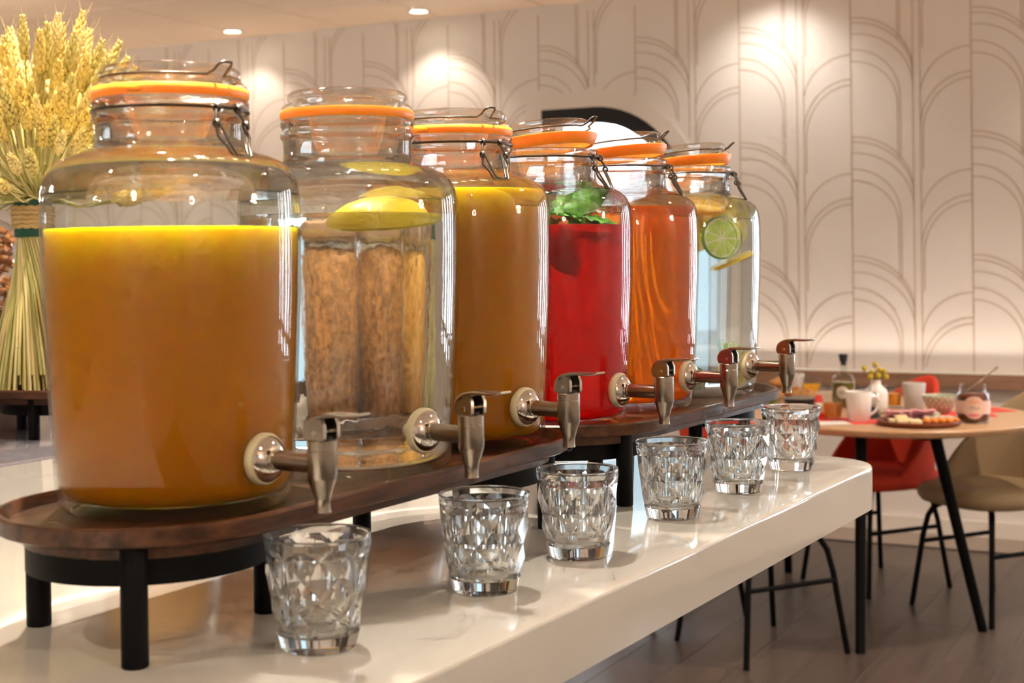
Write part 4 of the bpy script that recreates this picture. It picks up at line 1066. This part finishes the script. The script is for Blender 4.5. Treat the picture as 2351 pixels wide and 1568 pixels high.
for k, (x, y, z) in enumerate(((-.042, .0, .165), (-.012, .010, .150), (.010, -.008, .160), (.000, .008, .178), (.030, .004, .154), (.014, .014, .139), (-.022, -.008, .135), (.034, -.012, .134), (.004, -.014, .138))):
    fl = thing('yellow_flower', 'round yellow dried flower head in the ribbed white vase', 'flower', (1.326+x, 5.225+y, TZ+z), 0, 'flowers in the vase')
    link('flower_head', fmesh, fl); MB().tube([(0, 0, -.009), (-x*.72, -y*.72, .124-z), (-x*.85, -y*.85, .085-z)], .0012, 5).build('stem', 'stem_green', fl)
def tglass(label, p, mat, level, h=.085, r0=.028, r1=.036, what='juice'):
    t = thing('drinking_glass', label, 'glass', (p[0], p[1], TZ), 0, 'filled glasses on the dining table')
    MB().lathe([(0, 0), (r0-.002, 0), (r0, .002), (r1, h), (r1-.0018, h), (r0-.001, .010), (0, .008)], 36).build('glass', 'thin_glass', t, angle=60)
    f_ = lambda z: r0+(r1-r0)*z/h-.0026
    if mat: tag(MB().lathe([(0, .0105), (f_(.0105)-.001, .0110), (f_(level), level), (0, level)], 36).build('drink', mat, t, angle=50), what)
    return t
tglass('small glass of orange juice between vase and grey mug', (1.438, 5.40), 'oj_small', .056, .090, .026, .033, 'orange juice')
tglass('tumbler of amber tea standing beside the white mug', (1.124, 5.035), 'amber', .060, .098, .030, .040, 'amber tea')
tglass('glass of water with an orange wedge behind the seed dish', (1.205, 5.78), None, 0, .088, .034, .042)
SW = thing('orange_wedge', 'orange wedge hooked inside a water glass on the dining table', 'fruit slice', (1.205, 5.780, TZ+.050), 0)
wd_ = MB(); L_ = [Vector((.034*cos(a), 0, .034*sin(a)*-1+.012)) for a in [pi*k/14 for k in range(15)]]
wd_.loft([[v+Vector((0, -.008, 0)) for v in L_], [v+Vector((0, .008, 0)) for v in L_]]); wd_.build('flesh', 'flesh_orange', SW, angle=40)
wr_ = MB(); Lr = [Vector((.036*cos(a), 0, .036*sin(a)*-1+.012)) for a in [pi*k/14 for k in range(15)]]
wr_.loft([[v+Vector((0, -.0082, 0)) for v in Lr]+[v+Vector((0, -.0082, 0)) for v in L_[::-1]], [v+Vector((0, .0082, 0)) for v in Lr]+[v+Vector((0, .0082, 0)) for v in L_[::-1]]]); wr_.build('rind', 'rind_orange', SW, angle=40)
# seed dish, bread, lime
sd = thing('seed_dish', 'low dark dish full of seeds near the amber tea', 'dish', (1.118, 5.56, TZ), 0)
MB().lathe([(0, 0), (.045, 0), (.062, .010), (.070, .026), (.068, .027), (.058, .012), (0, .006)], 40).build('dish', 'black_stuff', sd)
tag(MB().lathe([(0, .008), (.058, .0135), (.0665, .0255), (.05, .031), (0, .034)], 40).build('seeds', 'seeds', sd), kind='stuff')
bm_ = MB(); 
def breadf(u, v):
    a = 2*pi*u; x = (v-.5)*.115; r = .030*sqrt(max(0.002, 1-(2*v-1)**2*.97))*(1+.09*sin(v*24))
    return Vector((x, r*cos(a)+.012*(2*v-1)**2, .024+r*.78*sin(a)))
bm_.grid(breadf, 24, 22, wrap=True); BM_ = bm_.mesh('croissant', 'bread', angle=70)
for k, (x, y, z, rz, lb) in enumerate(((1.030, 5.69, 0, .3, 0), (1.020, 5.80, 0, .2, 0), (1.160, 5.700, 0, .3, 0), (1.145, 5.83, 0, .2, 0), (1.085, 5.755, .046, .5, 1))):
    o_ = link('bread_roll', BM_, None, (x, y, TZ+z), (0, 0, rz)); tag(o_, 'browned bread roll lying on top of the other rolls' if lb else 'browned bread roll heaped at the far end of the table', 'bread roll', 'bread rolls on the table')
lm = thing('lime', 'whole green lime beside the bread rolls', 'lime', (1.015, 5.62, TZ), 0)
MB().lathe([(0, .0), (.012, .003), (.022, .013), (.0245, .024), (.021, .036), (.010, .045), (.004, .047), (0, .048)], 24).build('fruit', 'lime_skin', lm)
MB().lathe([(0, .047), (.003, .047), (.003, .050), (0, .050)], 10).build('stem_end', 'stem_green', lm)
# napkins, leaflet, pepper pot
def flat(name, label, cat, mat, c, sx, sy_, rz, z=.0, th=.0012, group=None):
    mb = MB(); mb.loft([rrect(-sx/2, sx/2, -sy_/2, sy_/2, .003, 0, 2), rrect(-sx/2, sx/2, -sy_/2, sy_/2, .003, th, 2)])
    o_ = mb.build(name, mat, None, smooth=False, loc=(c[0], c[1], TZ-.0004+z), rot=(0, 0, rz)); return tag(o_, label, cat, group)
flat('napkin', 'red paper napkin under the white mug and amber tea', 'napkin', 'napkin', (1.150, 4.995), .24, .20, .12, group='red napkins')
flat('napkin', 'red paper napkin under the patterned bowl', 'napkin', 'napkin', (1.60, 5.17), .26, .18, -.15, group='red napkins')
flat('napkin', 'red paper napkin at the table edge behind the jam jar', 'napkin', 'napkin', (1.760, 5.28), .13, .14, .3, .0013, group='red napkins')
flat('folded_leaflet', 'white folded paper lying under the amber tea glass', 'paper', 'paper_white', (1.085, 4.93), .14, .10, .1, .0012)
tent = thing('table_card', 'red and white standing card beside the amber tea', 'card', (1.085, 5.075, TZ), .2)
def tri(mb, z0, z1):
    def L(z): w = .022*(1-z/.10); return [Vector((-w-.006, -w*.6-.003, z)), Vector((w+.006, -w*.6-.003, z)), Vector((w+.006, w*.6+.003, z)), Vector((-w-.006, w*.6+.003, z))]
    return mb.loft([L(z0), L(z1)])
tri(MB(), 0, .022).build('red_base', 'napkin', tent, smooth=False); tri(MB(), .022, .058).build('white_panel', 'paper_white', tent, smooth=False); tri(MB(), .058, .085).build('red_top', 'napkin', tent, smooth=False)
ck = thing('coffee_press', 'small glass coffee press with black handle beside the vase', 'coffee press', (1.268, 5.085, TZ), 0)
MB().lathe([(0, 0), (.036, 0), (.038, .004), (.036, .012), (0, .012)], 32).build('base', 'black_stuff', ck)
MB().lathe([(0, .012), (.031, .012), (.032, .016), (.032, .084), (.0305, .084), (.0305, .014), (0, .014)], 32).build('beaker', 'thin_glass', ck, angle=60)
MB().tube([(-.031, 0, .074), (-.050, 0, .070), (-.053, 0, .045), (-.048, 0, .020), (-.033, 0, .012)], .005, 8).build('handle', 'black_stuff', ck, angle=80)
tag(MB().lathe([(0, .015), (.030, .015), (.030, .040), (0, .040)], 32).build('coffee', 'black_stuff', ck), 'black coffee')
MB().lathe([(0, .082), (.033, .082), (.032, .088), (.010, .094), (.0035, .096), (.0035, .104), (.0065, .107), (.0065, .112), (0, .116)], 28).build('plunger_lid', 'steel_polished', ck)
ip = thing('ink_pot', 'small black jar with a blue lid behind the jam jar', 'jar', (1.640, 5.12, TZ+.0009), 0)
MB().lathe([(0, 0), (.018, 0), (.020, .003), (.020, .030), (.015, .036), (0, .036)], 24).build('pot', 'black_stuff', ip)
MB().lathe([(0, .034), (.0155, .034), (.016, .037), (.016, .049), (.014, .052), (0, .052)], 24).build('lid', pbr('blue_lid', (.10, .22, .36), .4), ip)
